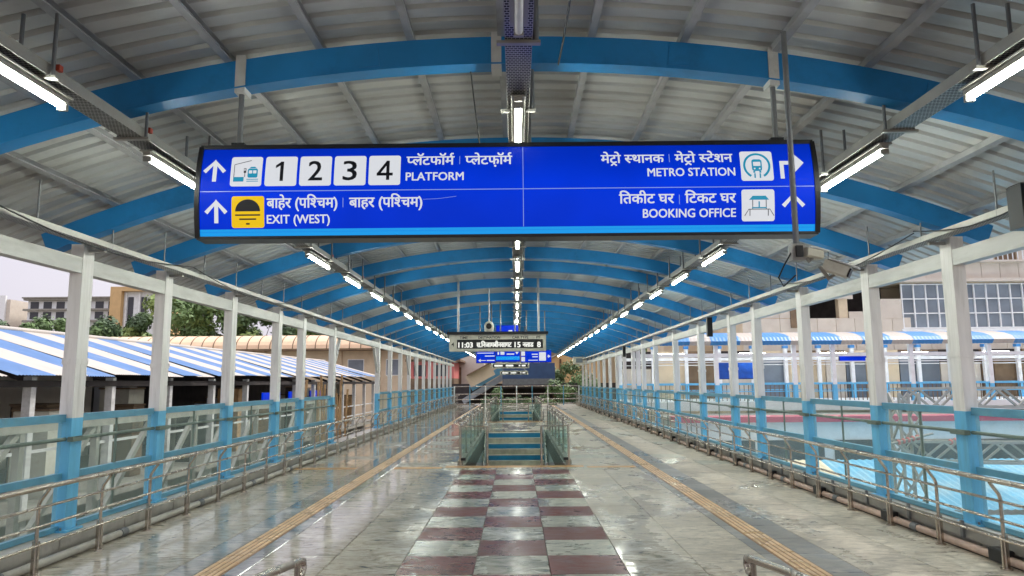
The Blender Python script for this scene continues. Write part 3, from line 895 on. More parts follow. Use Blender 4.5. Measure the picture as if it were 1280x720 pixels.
brd.poly(q, [(739, 15), (753, 29.5), (739, 44)], M['ewhite'], L1 + .001)
put('arrow', q, sg)
# hairlines
q = MB(); brd.rect(q, 4, 59.3, BW - 4, 60.3, M['eline'], L1 / 2); brd.rect(q, 404.4, 4, 405.2, 106, M['eline'], L1 / 2)
for u in (326, 587): brd.rect(q, u - .4, 16, u + .4, 27, M['eline'], L1)
for u in (182, 597): brd.rect(q, u - .4, 69, u + .4, 81, M['eline'], L1)
put('divider_lines', q, sg)
q = MB(); brd.line(q, [(281, 72), (300, 71.2), (322, 68.5)], .45, M['eline'], L1); put('scratch', q, sg)
# number tiles
def num_tile(u0, ch):
    q = MB(); brd.rect(q, u0, 14.5, u0 + 39.5, 53.5, M['ewhite'], L1, 3); t = put('number_tile', q, sg)
    q = MB(); cu = u0 + 19.7
    if ch == '1':
        brd.rect(q, cu - 1, 21.5, cu + 3.2, 47, M['eblack'], L2); brd.poly(q, [(cu + 3.2, 21.5), (cu + .2, 21.5), (cu - 6.5, 26.5), (cu - 6.5, 30.2), (cu - 1, 26.8)], M['eblack'], L2 + .001)
    elif ch == '4':
        brd.rect(q, cu + 2.2, 21.5, cu + 6.2, 47, M['eblack'], L2); brd.rect(q, cu - 9.5, 37.6, cu + 10.4, 41.4, M['eblack'], L2 + .001)
        brd.line(q, [(cu - 8, 39.6), (cu + 4.2, 22.6)], 3.6, M['eblack'], L2 + .002)
    else:
        w = latin(ch, 0); brd.text(q, w, cu - 8.4, cu + 8.4, 46.6, 25.5 / (max(v[1] for v in w[0]) - min(0, min(v[1] for v in w[0]))) * 1., M['eblack'], L2, 1., bold=.4)
    put('digit', q, t)
for k, ch in enumerate('1234'): num_tile(84 + 43 * k, ch)
# platform pictogram
q = MB(); brd.rect(q, 41, 14.5, 80, 53.5, M['ewhite'], L1, 3); t = put('pictogram', q, sg)
q = MB()
brd.line(q, [(45.5, 44), (45.5, 25), (66, 19.5)], .9, M['eblack'], L2)
brd.rect(q, 45, 41.5, 58, 47.5, M['eteal'], L2 + .001)
brd.rect(q, 62.5, 30.5, 75, 42.5, M['eteal'], L2 + .001, 2); brd.poly(q, [(64, 30), (73.5, 30), (71, 28), (66.5, 28)], M['eteal'], L2)
brd.rect(q, 64, 33, 68.2, 37, M['ewhite'], L3, .5); brd.rect(q, 69.3, 33, 73.5, 37, M['ewhite'], L3, .5)
for v in (44, 46.5): brd.rect(q, 61.5, v, 76, v + 1, M['eteal'], L2)
brd.rect(q, 57.5, 30, 60.5, 36, M['eblack'], L2); brd.rect(q, 58.6, 36, 59.4, 41.5, M['eblack'], L2); brd.rect(q, 58.2, 31, 59.8, 33.5, M['ewhite'], L3)
put('pictogram_print', q, t)
# sunset exit pictogram
q = MB(); brd.rect(q, 44, 66, 84.5, 105, M['eyellow'], L1, 3); t = put('pictogram', q, sg)
q = MB()
pts = [(64.2 + 15.5 * math.cos(PI + PI * k / 16), 85 + 15 * math.sin(PI + PI * k / 16)) for k in range(17)]
brd.poly(q, pts, M['eblack'], L2)
for v, hw in ((89.5, 15.5), (94.5, 10.5)): brd.rect(q, 64.2 - hw, v - .9, 64.2 + hw, v + .9, M['eblack'], L2)
brd.rect(q, 62, 99.2, 66.5, 101.2, M['eblack'], L2)
put('pictogram_print', q, t)
# metro pictogram
q = MB(); brd.rect(q, 674.5, 13.5, 714.5, 52.5, M['ewhite'], L1, 3); t = put('pictogram', q, sg)
q = MB()
brd.arc(q, 694.5, 33, 15.5, -240, 60, 2.8, M['eteal'], L2, 28)
brd.rect(q, 688.2, 24.5, 700.8, 40, M['eteal'], L2 + .001, 3); brd.rect(q, 690, 28, 699, 33.5, M['ewhite'], L3, .8)
brd.rect(q, 690.4, 36, 692.4, 37.8, M['ewhite'], L3); brd.rect(q, 696.6, 36, 698.6, 37.8, M['ewhite'], L3)
brd.rect(q, 689.5, 40, 692, 42.3, M['eteal'], L2); brd.rect(q, 697, 40, 699.5, 42.3, M['eteal'], L2)
brd.rect(q, 690.5, 43, 692.3, 49, M['eteal'], L2); brd.rect(q, 697, 43, 698.8, 49, M['eteal'], L2)
put('pictogram_print', q, t)
# booking office pictogram
q = MB(); brd.rect(q, 673.5, 63.5, 714, 102.5, M['ewhite'], L1, 3); t = put('pictogram', q, sg)
q = MB()
brd.poly(q, [(687, 71.5), (703, 71.5), (707, 76.5), (682.5, 76.5)], M['eteal'], L2)
for u in (686.5, 703): brd.rect(q, u, 76.5, u + .9, 88, M['eblack'], L2)
brd.rect(q, 686, 85.5, 704, 87, M['eteal'], L2 + .001)
brd.rect(q, 693.9, 78.5, 695.6, 86, M['eteal'], L2 + .002)
brd.line(q, [(677, 96), (682, 88), (708, 88), (713, 96)], .9, M['eblack'], L2)
for u in (683, 705.5): brd.rect(q, u, 88, u + .9, 96, M['eblack'], L2)
put('pictogram_print', q, t)
# words
DEV = [
    (['h:प', 'लॅ', 'ट', 'फॉ', 'r:म'], 260, 319, 27.5, 11), (['h:प', 'ले', 'ट', 'फ़ॉ', 'r:म'], 333, 391, 27.5, 11),
    (['बा', 'हे', 'र', ' ', '(', 'प', 'ि', 'h:श', 'च', 'म', ')'], 88, 176, 81, 11.5), (['बा', 'ह', 'र', ' ', '(', 'प', 'ि', 'h:श', 'च', 'म', ')'], 190, 281, 81, 11.5),
    (['मे', 'c:टो', ' ', 'h:स', 'था', 'न', 'क'], 502, 580, 27.5, 10.5), (['मे', 'c:टो', ' ', 'h:स', 'टे', 'श', 'न'], 594, 665, 27.5, 10.5),
    (['ि', 'त', 'की', 'ट', ' ', 'घ', 'र'], 523, 590, 79.5, 11), (['ि', 'ट', 'क', 'ट', ' ', 'घ', 'र'], 604, 666, 79.5, 11)]
for tk, u0, u1, vb, h in DEV:
    q = MB(); brd.text(q, word(tk, 0), u0, u1, vb, h, M['ewhite'], L2, bold=.36); put('lettering', q, sg)
for tx_, u0, u1, vb in (('PLATFORM', 259.5, 331, 48), ('EXIT (WEST)', 88, 165.5, 100), ('METRO STATION', 559, 667, 45.5), ('BOOKING OFFICE', 552, 666, 97)):
    q = MB(); w = latin(tx_, 0); brd.text(q, w, u0, u1, vb, 10.6, M['ewhite'], L2, .71, bold=.26); put('lettering', q, sg)

# ================================================================== TRAIN INDICATOR AND FARTHER SIGNS
ix0, ix1, iy, izb, izt = -1.73, .76, 18.35, 2.5, 2.95
ti = root('train_indicator', ((ix0 + ix1) / 2, iy, izb), 'grey hung train indicator board reading 11:03, 15 and 8 in white lights', 'display board')
q = MB(); q.bbox(ix0, ix1, iy, iy + .3, izb, izt - .02, M['cream'], .01); put('board_casing', q, ti)
q = MB(); q.bbox(ix0 - .06, ix1 + .06, iy - .06, iy + .36, izt - .018, izt + .05, M['blackm'], .01); put('board_hood', q, ti)
q = MB(); q.box(ix0 + .2, ix1 - .08, iy - .006, iy - .001, izb + .07, izb + .3, M['black']); put('led_panel', q, ti)
bb = Board(ix0, izt, iy, .0208, 0)
q = MB()
for tx_, u0, u1 in (('TIME', 13, 23), ('DESTINATION', 36, 63), ('CAR TYPE', 78, 98), ('PF', 108, 113)):
    bb.text(q, latin(tx_, .01), u0, u1, 6.4, 3.4, M['black'], .003, .71)
bb.text(q, latin('4', .01), 2.5, 6, 15.5, 5, M['black'], .003, .71)
put('lettering', q, ti)
q = MB()
for tx_, u0, u1 in (('11:03', 11.5, 29), ('15', 81, 88), ('8', 109, 113)): bb.text(q, latin(tx_, 0), u0, u1, 17, 6.6, M['led'], .009, .71, bold=.3)
bb.text(q, word(['स', '.', 'ि', 'न', 'जा', 'म', 'बी', 'न', 'सा', 'ग', 'ट'], 0), 34, 77, 16.6, 5.4, M['led'], .009, bold=.3)
bb.text(q, word(['न', 'ला', 'ड'], 0), 91, 104, 16.6, 5.2, M['led'], .009, bold=.3)
put('led_lettering', q, ti)
for x in (ix0 + .22, ix1 - .18):
    q = MB(); q.tube([(x, iy + .15, izt + .04), (x, iy + .15, az_(x) + .1)], .03, M['purlin'], 6); put('hanger_rod', q, ti)

def small_sign(x0, x1, z0, z1, y, label, marks, band=False):
    r = root('direction_sign', ((x0 + x1) / 2, y, z0), label, 'sign', 'small blue signs beyond the indicator board')
    q = MB(); q.bbox(x0, x1, y, y + .12, z0, z1, M['blackm'], .006); put('sign_casing', q, r)
    q = MB(); q.box(x0 + .01, x1 - .01, y - .006, y - .001, z0 + .01, z1 - .01, M['eblue']); put('sign_face', q, r)
    B = Board(x0, z1, y, .01, 0); q = MB(); W, H = (x1 - x0) * 100, (z1 - z0) * 100
    for kd, a, c, e, f in marks:
        a, c, e, f = a * W, c * H, e * W, f * H
        if kd == 'r': B.rect(q, a, c, e, f, M['ewhite'], .009)
        if kd == 'c': B.rect(q, a, c, e, f, M['ecyan'], .0085)
        if kd == 'a':    # left/right/down arrow from (a,c) to (e,f)
            B.line(q, [(a, c), (e, f)], 2.2, M['ewhite'], .009)
            dx, dy = e - a, f - c; L = math.hypot(dx, dy); dx, dy = dx / L, dy / L
            B.poly(q, [(e + dx * 3, f + dy * 3), (e - dx * 5 - dy * 6, f - dy * 5 + dx * 6), (e - dx * 5 + dy * 6, f - dy * 5 - dx * 6)], M['ewhite'], .01)
    put('sign_print', q, r)
    for x in (x0 + (x1 - x0) * .2, x0 + (x1 - x0) * .8):
        q = MB(); q.tube([(x, y + .06, z1), (x, y + .06, az_(x) + .1)], .022, M['rod'], 6); put('hanger_rod', q, r)
small_sign(-1.39, -.72, 2.36, 2.78, 24.55, 'small blue sign with a left arrow below the left half of the train indicator',
           [('r', .05, .15, .9, .21), ('r', .45, .38, .95, .46), ('a', .5, .78, .16, .78), ('r', .55, .74, .95, .82)])
small_sign(-.7, .12, 2.38, 2.86, 23.9, 'small blue sign with a down arrow and cyan band, between two wider blue signs',
           [('r', .08, .1, .14, .5), ('r', .2, .14, .36, .5), ('r', .45, .2, .75, .28), ('r', .45, .42, .76, .5), ('a', .87, .08, .87, .42), ('c', 0.02, .62, .98, .86)])
small_sign(.14, 1.2, 2.37, 2.8, 24.6, 'small blue sign with white square and right arrow below the train indicator',
           [('r', .02, .1, .14, .45), ('r', .02, .55, .14, .9), ('r', .36, .3, .56, .38), ('r', .38, .5, .56, .58), ('r', .25, .78, .56, .84), ('r', .6, .18, .82, .85), ('a', .86, .5, .94, .5)])
small_sign(-.7, .08, 3.34, 3.66, 24.5, 'small blue sign with a white corner mark, hung high above the train indicator',
           [('r', .55, .55, .72, .95), ('r', .48, .78, .6, .95)])
def mini_board(x0, x1, z0, z1, y, label):
    r = root('train_indicator', ((x0 + x1) / 2, y, z0), label, 'display board')
    q = MB(); q.bbox(x0, x1, y, y + .3, z0, z1, M['cream'], .01); put('board_casing', q, r)
    q = MB(); h = z1 - z0; q.box(x0 + .08, x1 - .08, y - .006, y - .001, z0 + h * .18, z1 - h * .25, M['black']); put('led_panel', q, r)
    q = MB(); w = x1 - x0
    for a, c in ((.08, .3), (.38, .58), (.72, .76), (.8, .9)): q.box(x0 + w * a, x0 + w * c, y - .012, y - .008, z0 + h * .32, z0 + h * .62, M['led'])
    put('led_lettering', q, r)
    for x in (x0 + .2, x1 - .2):
        q = MB(); q.tube([(x, y + .1, z1), (x, y + .1, az_(x) + .1)], .025, M['rod'], 6); put('hanger_rod', q, r)
mini_board(-1.21, .61, 2.37, 2.63, 34.1, 'distant train indicator board seen just below the blue signs')
mini_board(-1.1, .75, 2.2, 2.45, 46.7, 'farthest and lowest train indicator board at the end of the walkway')

# dome speaker above the indicator
cc = root('ceiling_camera', (-.72, 18.8, 2.98), 'white camera housing with a dark round lens standing over the train indicator', 'camera')
q = MB(); q.tube([(-.72, 18.8, 2.98), (-.72, 18.8, 3.2), (-.72, 18.8, 3.27), (-.72, 18.8, 3.31)], [.12, .13, .1, .03], M['cream'], 12); put('housing', q, cc)
q = MB(); q.tube([(-.72, 18.66, 3.17), (-.72, 18.7, 3.17)], [.075, .08], M['black'], 12); put('lens', q, cc)
q = MB(); q.tube([(-.72, 18.8, 3.3), (-.72, 18.8, az_(.7))], .02, M['purlin'], 6); put('hanger_rod', q, cc)
# extra hanging rods in front of the indicator
for n_, (x, y, z0) in enumerate(((-.22, 21.6, 3.0), (-.02, 21.6, 3.0), (.5, 20, 3.3))):
    pass

# monitor at the far right
mo = root('wall_monitor', (4.25, 48.8, 2.9), 'small grey monitor box hung high at the far end of the right posts', 'monitor')
q = MB(); q.bbox(3.85, 4.65, 48.8, 49.1, 2.9, 3.4, M['cream'], .02); put('casing', q, mo)
q = MB(); q.box(4.05, 4.5, 48.79, 48.797, 3.0, 3.3, M['win']); put('screen', q, mo)

# ---- camera pole on the right in front of the sign
cp = root('camera_pole', (2.0, 5.0, 2.62), 'grey steel pole hanging in front of the right end of the big sign', 'pole')
q = MB(); q.tube([(2.0, 5.0, 2.66), (2.0, 5.0, az_(2.0) + .1)], .022, M['rod'], 8); put('pole', q, cp)
q = MB(); q.bbox(1.955, 2.045, 4.96, 5.04, 2.54, 2.66, M['tray'], .01); q.box(1.975, 2.02, 4.935, 4.958, 2.56, 2.64, M['black']); put('junction_box', q, cp)
q = MB(); q.tube([(1.96, 5, 2.6), (1.9, 5, 2.5), (1.86, 5.0, 2.42), (1.9, 5.02, 2.36), (1.99, 5.02, 2.44)], .006, M['black'], 6); put('cable', q, cp)
def bullet(loc, d, L, w, label):
    r = root('security_camera', loc, label, 'camera')
    d = Vector(d).normalized(); u = Vector((0, 0, 1)); s_ = d.cross(u).normalized(); u = s_.cross(d)
    def blk(a, c, ws, hs, m, name, off=0):
        q = MB(); vs = []
        for t in (a, c):
            for i, j in ((-1, -.7), (-.7, -1), (.7, -1), (1, -.7), (1, .8), (.8, 1), (-.8, 1), (-1, .8)):
                p = Vector(loc) + d * t + s_ * i * ws + u * (j * hs + off); vs.append(p)
        q.add(vs, [tuple(range(8))[::-1], tuple(range(8, 16))] + [(i, (i + 1) % 8, 8 + (i + 1) % 8, 8 + i) for i in range(8)], m); put(name, q, r)
    blk(-L / 2, L / 2, w, w * .85, M['cream'], 'housing'); blk(-L / 2 + .02, L / 2 + .05, w * 1.12, w * .1, M['white'], 'sun_shield', w * 1.0)
    blk(L / 2 + .001, L / 2 + .012, w * .7, w * .6, M['black'], 'lens_window')
    q = MB(); p = Vector(loc); q.tube([p - u * w * .8, p - u * w * 1.6 - d * .02, Vector((loc[0] - .12 * (1 if loc[0] > 2.1 else .6), loc[1], loc[2] + .02))], .014, M['tray'], 6); put('bracket', q, r)
    return r
bullet((2.1, 4.98, 2.585), (.8, .3, -.1), .14, .038, 'small cream security camera on the bottom of the hanging pole')
bullet((2.26, 4.97, 2.475), (.75, -.5, -.42), .17, .052, 'larger white security camera tilted down right of the hanging pole')

# black box at the right edge
sp_ = root('wall_speaker', (4.36, 6.0, 2.95), 'black box speaker fixed high on the right, cut by the edge of the photo', 'speaker')
q = MB(); q.bbox(4.3, 4.5, 5.92, 6.1, 2.97, 3.36, M['black'], .015); put('cabinet', q, sp_)
q = MB(); q.box(4.32, 4.48, 5.912, 5.918, 2.99, 3.34, M['blackm']); put('grille', q, sp_)
for k, y in enumerate((16.6, 29.9)):
    sp2 = root('wall_speaker', (4.5, y, 2.75), ['dark narrow column speaker on the right tray between the sixth and seventh posts', 'far dark column speaker on the right tray'][k], 'speaker')
    q = MB(); q.bbox(4.44, 4.56, y - .05, y + .05, 2.72, 3.17, M['black'], .01); put('cabinet', q, sp2)
    q = MB(); q.box(4.455, 4.545, y - .058, y - .052, 2.74, 3.15, M['blackm']); put('grille', q, sp2)

# ================================================================== STAIRWELLS
LAB = ('front', 'rear')
for n_, (y0, y1) in enumerate((OP1, OP2)):
    st = root('staircase', (-.06, y1, 0), 'stairs with blue risers descending inside the %s stair opening' % LAB[n_], 'stairs')
    sx0, sx1 = -1.0, .86
    tms = []
    for rm in ('riser', 'tread'):
        tm_ = MB(); tm_.bbox(-(sx1 - sx0) / 2, (sx1 - sx0) / 2, -.32, 0, -.155, 0, M['tread'], .006)
        tm_.box(-(sx1 - sx0) / 2 + .002, (sx1 - sx0) / 2 - .002, -.326, -.3205, -.155, -.012, M[rm])
        tms.append(tm_.mesh('step'))
    k = 0
    while k < 20:
        inst('step', tms[k % 2], st, ((sx0 + sx1) / 2 + .06, -k * .31 - .02, -.155 * (k + 1) + .15)); k += 1
    # well walls
    q = MB()
    q.box(OX0 - .06, OX0 - .002, y0, y1, -3.4, -.032, M['panelgrey']); q.box(OX1 + .002, OX1 + .06, y0, y1, -3.4, -.032, M['panelgrey'])
    q.box(OX0, OX1, y1 - .01, y1 + .05, -3.4, -.17, M['concrete']); q.box(OX0, OX1, y0 - .06, y0 - .002, -3.4, -.032, M['concrete'])
    q.box(OX0, OX1, y0, y1, -3.5, -3.41, M['concrete'])
    put('well_wall', q, st)
    for x in (sx0 - .03, sx1 + .03):
        q = MB(); L = 6.2
        vs = [(x - .015, y1, -.1), (x - .015, y1, .3), (x - .015, y1 - L, -L * .5 + .3), (x - .015, y1 - L, -L * .5 - .3)]
        vs += [(x + .015, b_, c_) for a_, b_, c_ in vs]
        q.add(vs, [(0, 1, 2, 3), (7, 6, 5, 4), (0, 4, 5, 1), (1, 5, 6, 2), (2, 6, 7, 3), (3, 7, 4, 0)], M['panelgrey']); put('side_panel', q, st)
        q = MB(); q.tube([(x, y1 + .1, .8), (x, y1 - .2, .78), (x, y1 - L, -L * .5 + .82)], .022, M['steel'], 8); put('stair_handrail', q, st)
        q = MB()
        for t in (0.1, 1.5, 3., 4.5, 6): q.tube([(x, y1 - t, -t * .5 + .5), (x, y1 - t, -t * .5 + .8)], .014, M['steel'], 6)
        put('handrail_posts', q, st)
    gr = root('stairwell_railing', (-.06, y0, 0), 'steel and glass railing round the %s stair opening' % LAB[n_], 'railing')
    Hh = .8
    pg = MB(); pg.tube([(0, 0, 0), (0, 0, Hh)], .024, M['steel'], 8); pg.box(-.05, .05, -.05, .05, 0, .012, M['steel']); pgm = pg.mesh('rail_post')
    for x in (OX0 - .06, OX1 + .06):
        n = 6; L = y1 - y0
        for k in range(n + 1): inst('rail_post', pgm, gr, (x + .06, k * L / n, .1 if k else 0.0))
        for k in range(n):
            q = MB(); q.box(x - .004, x + .004, y0 + k * L / n + .05, y0 + (k + 1) * L / n - .05, .16, Hh - .07, M['wglass']); put('glass_panel', q, gr)
        sgn = -1 if x < 0 else 1
        q = MB(); q.tube([(x + sgn * .12, y0 - .04, Hh + .08), (x + sgn * .12, y1, Hh + .08)], .026, M['steel'], 8); put('handrail', q, gr)
        q = MB(); q.tube([(x, y0, Hh + .02), (x, y1, Hh + .02)], .018, M['steel'], 8); put('rail_bar', q, gr)
        q = MB()
        for k in range(n + 1): q.tube([(x, y0 + k * L / n, Hh), (x + sgn * .12, y0 + k * L / n, Hh + .07)], .012, M['steel'], 6)
        put('handrail_brackets', q, gr)
    # front corners: glass returns towards the stair
    for xa, xb in ((OX0 - .06, -.62), (OX1 + .06, .5)):
        inst('rail_post', pgm, gr, (xb + .06, .03, 0))
        q = MB(); q.box(min(xa, xb) + .04, max(xa, xb) - .04, y0 + .026, y0 + .034, .06, Hh - .08, M['wglass']); put('glass_panel', q, gr)
        q = MB(); q.tube([(xa, y0 + .03, Hh), (xb, y0 + .03, Hh)], .014, M['steel'], 6); put('rail_bar', q, gr)
    if n_ == 0:
        for x in (OX0 - .0, OX1 + .0):
            q = MB(); q.bbox(x - .05, x + .05, y0 - .02, y0 + .02, .105, .16, M['black'], .005); put('post_clamp', q, gr)

# handrails of the stair in the foreground
for s, nm in ((-1, 'left'), (1, 'right')):
    X = -1.2 if s < 0 else 1.27
    r = root('stair_handrail', (X, 4.05, 0), 'curled steel stair handrail end at the bottom edge, %s of the chequered tiles' % nm, 'handrail')
    q = MB()
    q.tube([(X, 4.04, .655), (X, 4.1, .66), (X, 4.13, .685), (X, 4.12, .72), (X, 4.04, .738), (X, 3.55, .80), (X, 2.6, .9), (X, 1.8, .98)], .022, M['steel'], 12); put('handrail', q, r)
    q = MB(); q.tube([(X, 4.02, 0), (X, 4.02, .72)], .016, M['steel'], 8); put('rail_post', q, r)
    q = MB(); q.tube([(X, 2.6, 0), (X, 2.6, .9)], .016, M['steel'], 8); put('rail_post', q, r)
    q = MB(); q.tube([(X, 4.02, .5), (X, 2.6, .64)], .012, M['steel'], 8); put('rail_bar', q, r)

# ================================================================== LEFT BACKGROUND
sh = root('striped_shed', (-10, 14, -7.4), 'long shed with blue and white striped corrugated roof left of the walkway', 'shed')
def corr(x0, z0, x1, z1, y0, y1, m, per=.1, amp=.018, nx=2):
    """corrugated sheet sloping from (x0,z0) to (x1,z1)"""
    vs, fs, k = [], [], 0
    n = max(2, int((y1 - y0) / (per / 2)))
    for i in range(n + 1):
        y = y0 + (y1 - y0) * i / n; h = amp if i % 2 else 0
        vs += [(x0, y, z0 + h), (x1, y, z1 + h)]
        if i: fs.append((2 * i - 2, 2 * i - 1, 2 * i + 1, 2 * i))
    return MB().add(vs, fs, m)
y = 8.; k = 0
random.seed(3)
while y < 52:
    e = random.uniform(-.12, .12); zz = 1.9 + (y - 12) * .007 + random.uniform(-.03, .03)
    put('roof_sheet', corr(-14, 3.22 + (y - 12) * .003, -9.9 + e, zz - .0, y, y + 1.22, M['b2sheet' if k % 2 else 'wsheet']), sh)
    if y > 0: put('rear_roof_sheet', corr(-18.5, 1.9, -14.01, 3.22 + (y - 12) * .003, y, y + 1.22, M['b2sheet' if k % 2 else 'wsheet']), sh)
    y += 1.2; k += 1
q = MB(); q.tube([(-14, 8, 3.24), (-14, 52, 3.36)], .07, M['wsheet'], 8); put('ridge_cap', q, sh)
for y in range(9, 52, 3):
    q = MB(); q.box(-10.3, -10.12, y - .08, y + .08, -7.4, 1.9, M['beam']); put('post', q, sh)
    q = MB(); q.bar((-10.2, y, 1.8), (-14, y, 3.1), .06, .12, M['darkwall']); put('rafter', q, sh)
q = MB(); q.box(-10.32, -10.1, 8, 52, 1.68, 1.82, M['darkwall']); put('eave_beam', q, sh)
q = MB(); q.box(-16.2, -16, 27, 52, -.9, 2.2, M['darkwall']); q.box(-16.2, -16, 8, 26.99, -.9, 2.2, M['beige']); q.box(-17.8, -10, 8, 52, -1.0, -.85, M['concrete']); put('back_wall', q, sh)
q = MB()
for y in range(8, 52, 3): q.box(-10.28, -10.2, y, y + 2.8, .3, .36, M['beam']); q.box(-10.28, -10.2, y, y + 2.8, -.3, -.24, M['beam'])
put('shed_rails', q, sh)
# clutter under the shed roof: crates, screens, stacks
random.seed(11)
for k in range(26):
    y = 17 + k * 1.25; h = random.uniform(1.5, 2.55); w = random.uniform(.5, 1.1)
    nm = random.choice(('crate', 'cabinet', 'crate'))
    m = random.choice(('darkwall', 'brown', 'bamboo', 'cream', 'concrete', 'panelgrey', 'brown'))
    r = root('storage_crate', (-11.2 - (k % 3) * .9, y, -.85), '%s crate from the front piled under the striped shed roof' % (ORD[k] if k < len(ORD) else ('twenty-fourth', 'twenty-fifth', 'twenty-sixth')[k - 23]), 'crate', 'crates under the striped shed')
    q = MB(); x = -11.2 - (k % 3) * .9; q.bbox(x - w / 2, x + w / 2, y - w / 2, y + w / 2, -.85, -.85 + h, M[m], .02); put('crate_body', q, r)
    q = MB(); q.bbox(x - w / 2 - .03, x + w / 2 + .03, y - w / 2 - .03, y + w / 2 + .03, -.848 + h, -.8 + h, M['brown'], .01); put('lid', q, r)
for k, y in enumerate((30, 33.5, 37)):
    r = root('shop_sign', (-10.6, y, 1.0), ['purple-blue lit strip sign under the striped roof, nearest of three', 'blue lit strip sign under the striped roof, middle of three', 'blue lit strip sign under the striped roof, farthest of three'][k], 'sign')
    q = MB(); q.box(-10.66, -10.6, y, y + 2.2, 1.0, 1.35, M['eblue']); put('lit_face', q, r)
    q = MB(); q.box(-10.7, -10.661, y - .02, y + 2.22, .98, 1.37, M['black']); put('casing', q, r)
# lattice girder below the shed (footbridge stairs structure)
tg_ = root('lattice_girder', (-7.6, 5, -1), 'pale steel lattice girder running beside the left glass barrier', 'girder')
for z in (-.9, 1.05):
    q = MB(); q.box(-7.7, -7.55, 5, 29, z - .07, z + .07, M['latt']); put('chord', q, tg_)
for k in range(12):
    q = MB(); q.bar((-7.62, 5.1 + k * 2, -.85), (-7.62, 7.0 + k * 2, 1.0), .09, .09, M['latt']); put('diagonal', q, tg_)
    q = MB(); q.bar((-7.62, 7.05 + k * 2, -.85), (-7.62, 7.05 + k * 2, 1.0), .11, .11, M['latt']); put('vertical', q, tg_)
for k in range(4):
    r = root('support_column', (-7.6, 8 + k * 6.5, -7.5), '%s pale steel column from the ground up to the left lattice girder' % ORD[k], 'column', 'columns under the lattice girder')
    q = MB(); q.box(-7.8, -7.4, 7.8 + k * 6.5, 8.2 + k * 6.5, -7.5, -.98, M['latt']); put('shaft', q, r)
    q = MB(); q.box(-7.95, -7.25, 7.65 + k * 6.5, 8.35 + k * 6.5, -7.5, -7.2, M['concrete']); put('footing', q, r)
# lower stair flight and wall seen through the left glass
lw = root('low_building', (-12, 12, -7.5), 'low grimy concrete building below the striped shed', 'building')
q = MB(); q.box(-18, -10.6, 8, 50, -7.5, -1.02, M['concrete']); put('wall', q, lw)
wm_ = MB().box(0, .05, 0, 1.3, 0, 1.3, M['win2']).mesh('window')
for k in range(14): inst('window', wm_, lw, (1.4, -3 + k * 2.9, 3.5))
# bamboo poles in the gap of the left barrier
random.seed(5)
for k in range(11):
    y = 19.3 + k * .42 + random.uniform(-.1, .1); x = -5.5 - random.uniform(0, .4)
    r = tag(put('bamboo_pole', MB().tube([(x, y, -.9), (x + random.uniform(-.15, .15), y + random.uniform(-.2, .2), random.uniform(1.3, 2.0))], .035, M['bamboo'], 7)),
            ORD[k] + ' bamboo pole standing upright behind the gap in the left barrier', 'bamboo pole', 'bamboo poles in the gap')
q = root('scaffold_deck', (-5.6, 21.6, -.95), 'narrow plank deck outside the gap, carrying the bamboo poles', 'deck')
for k in range(6): put('plank', MB().box(-6.2, -5.12, 19 + k * .9, 19.85 + k * .9, -.95, -.9, M['brown']), q)
put('bearer', MB().box(-6.2, -5.1, 18.95, 24.45, -1.1, -.955, M['latt']), q)

# peach barrel-roofed building across the tracks
bb_ = root('barrel_roof_building', (-26, 75, -7.5), 'long cream station building with peach barrel roof behind the striped shed', 'building')
q = MB(); q.box(-62, 24, 76.5, 84, -7.5, 5.35, M['beigewall']); put('wall', q, bb_)
pr = MB(); n = 6
for k in range(n + 1):
    a = PI / 2 * k / n
    pr.v += [(0.02, -2.6 * math.cos(a) + 2.6, 1.55 * math.sin(a)), (1.18, -2.6 * math.cos(a) + 2.6, 1.55 * math.sin(a))]
    if k: pr.f.append((2 * k - 2, 2 * k - 1, 2 * k + 1, 2 * k)); pr.m.append(pr.mi(M['peach'])); pr.smooth.append(False)
rib = MB().tube([(0, -2.6 * math.cos(PI / 2 * k / n) + 2.6, 1.55 * math.sin(PI / 2 * k / n)) for k in range(n + 1)], .05, M['brown'], 5)
pr_m, rib_m = pr.mesh('barrel_panel'), rib.mesh('barrel_rib')
for k in range(66):
    inst('barrel_panel', pr_m, bb_, (-36 + k * 1.2, 0, 12.9)); inst('barrel_rib', rib_m, bb_, (-36 + k * 1.2, 0, 12.9))
q = MB(); q.box(-62, 24, 74.9, 77.6, 5.2, 5.38, M['brown']); put('gutter', q, bb_)
wn_m = MB().box(0, 1.6, -.06, 0, 0, 1.6, M['win']).box(-.08, 1.68, -.03, -.001, -.08, 1.68, M['white']).mesh('window')
for k in range(18): inst('window', wn_m, bb_, (-33 + k * 4.1, 1.5, 10.1))
for k in range(20):
    q = MB(); q.box(-60 + k * 4.1, -59.7 + k * 4.1, 76.3, 76.5, -7.5, 5.2, M['brown' if k % 3 == 0 else 'beigewall']); put('pilaster', q, bb_)
pk = root('pink_building', (-7.6, 66, -7.5), 'pink shed wall half hidden by the far left posts', 'building')
q = MB(); q.box(-9.6, -5.6, 64, 72, 2.1, 3.6, M['pinkwall']); q.box(-9.6, -5.6, 63.9, 72, -7.5, 2.098, M['brown']); put('wall', q, pk)
q = MB(); q.box(-9.9, -5, 63.6, 72.4, 3.6, 3.8, M['brown']); put('roof', q, pk)
for k in range(2):
    q = MB(); q.box(-9.2 + k * 1.9, -8.1 + k * 1.9, 63.93, 63.99, 2.3, 3.3, M['win2']); put('window', q, pk)
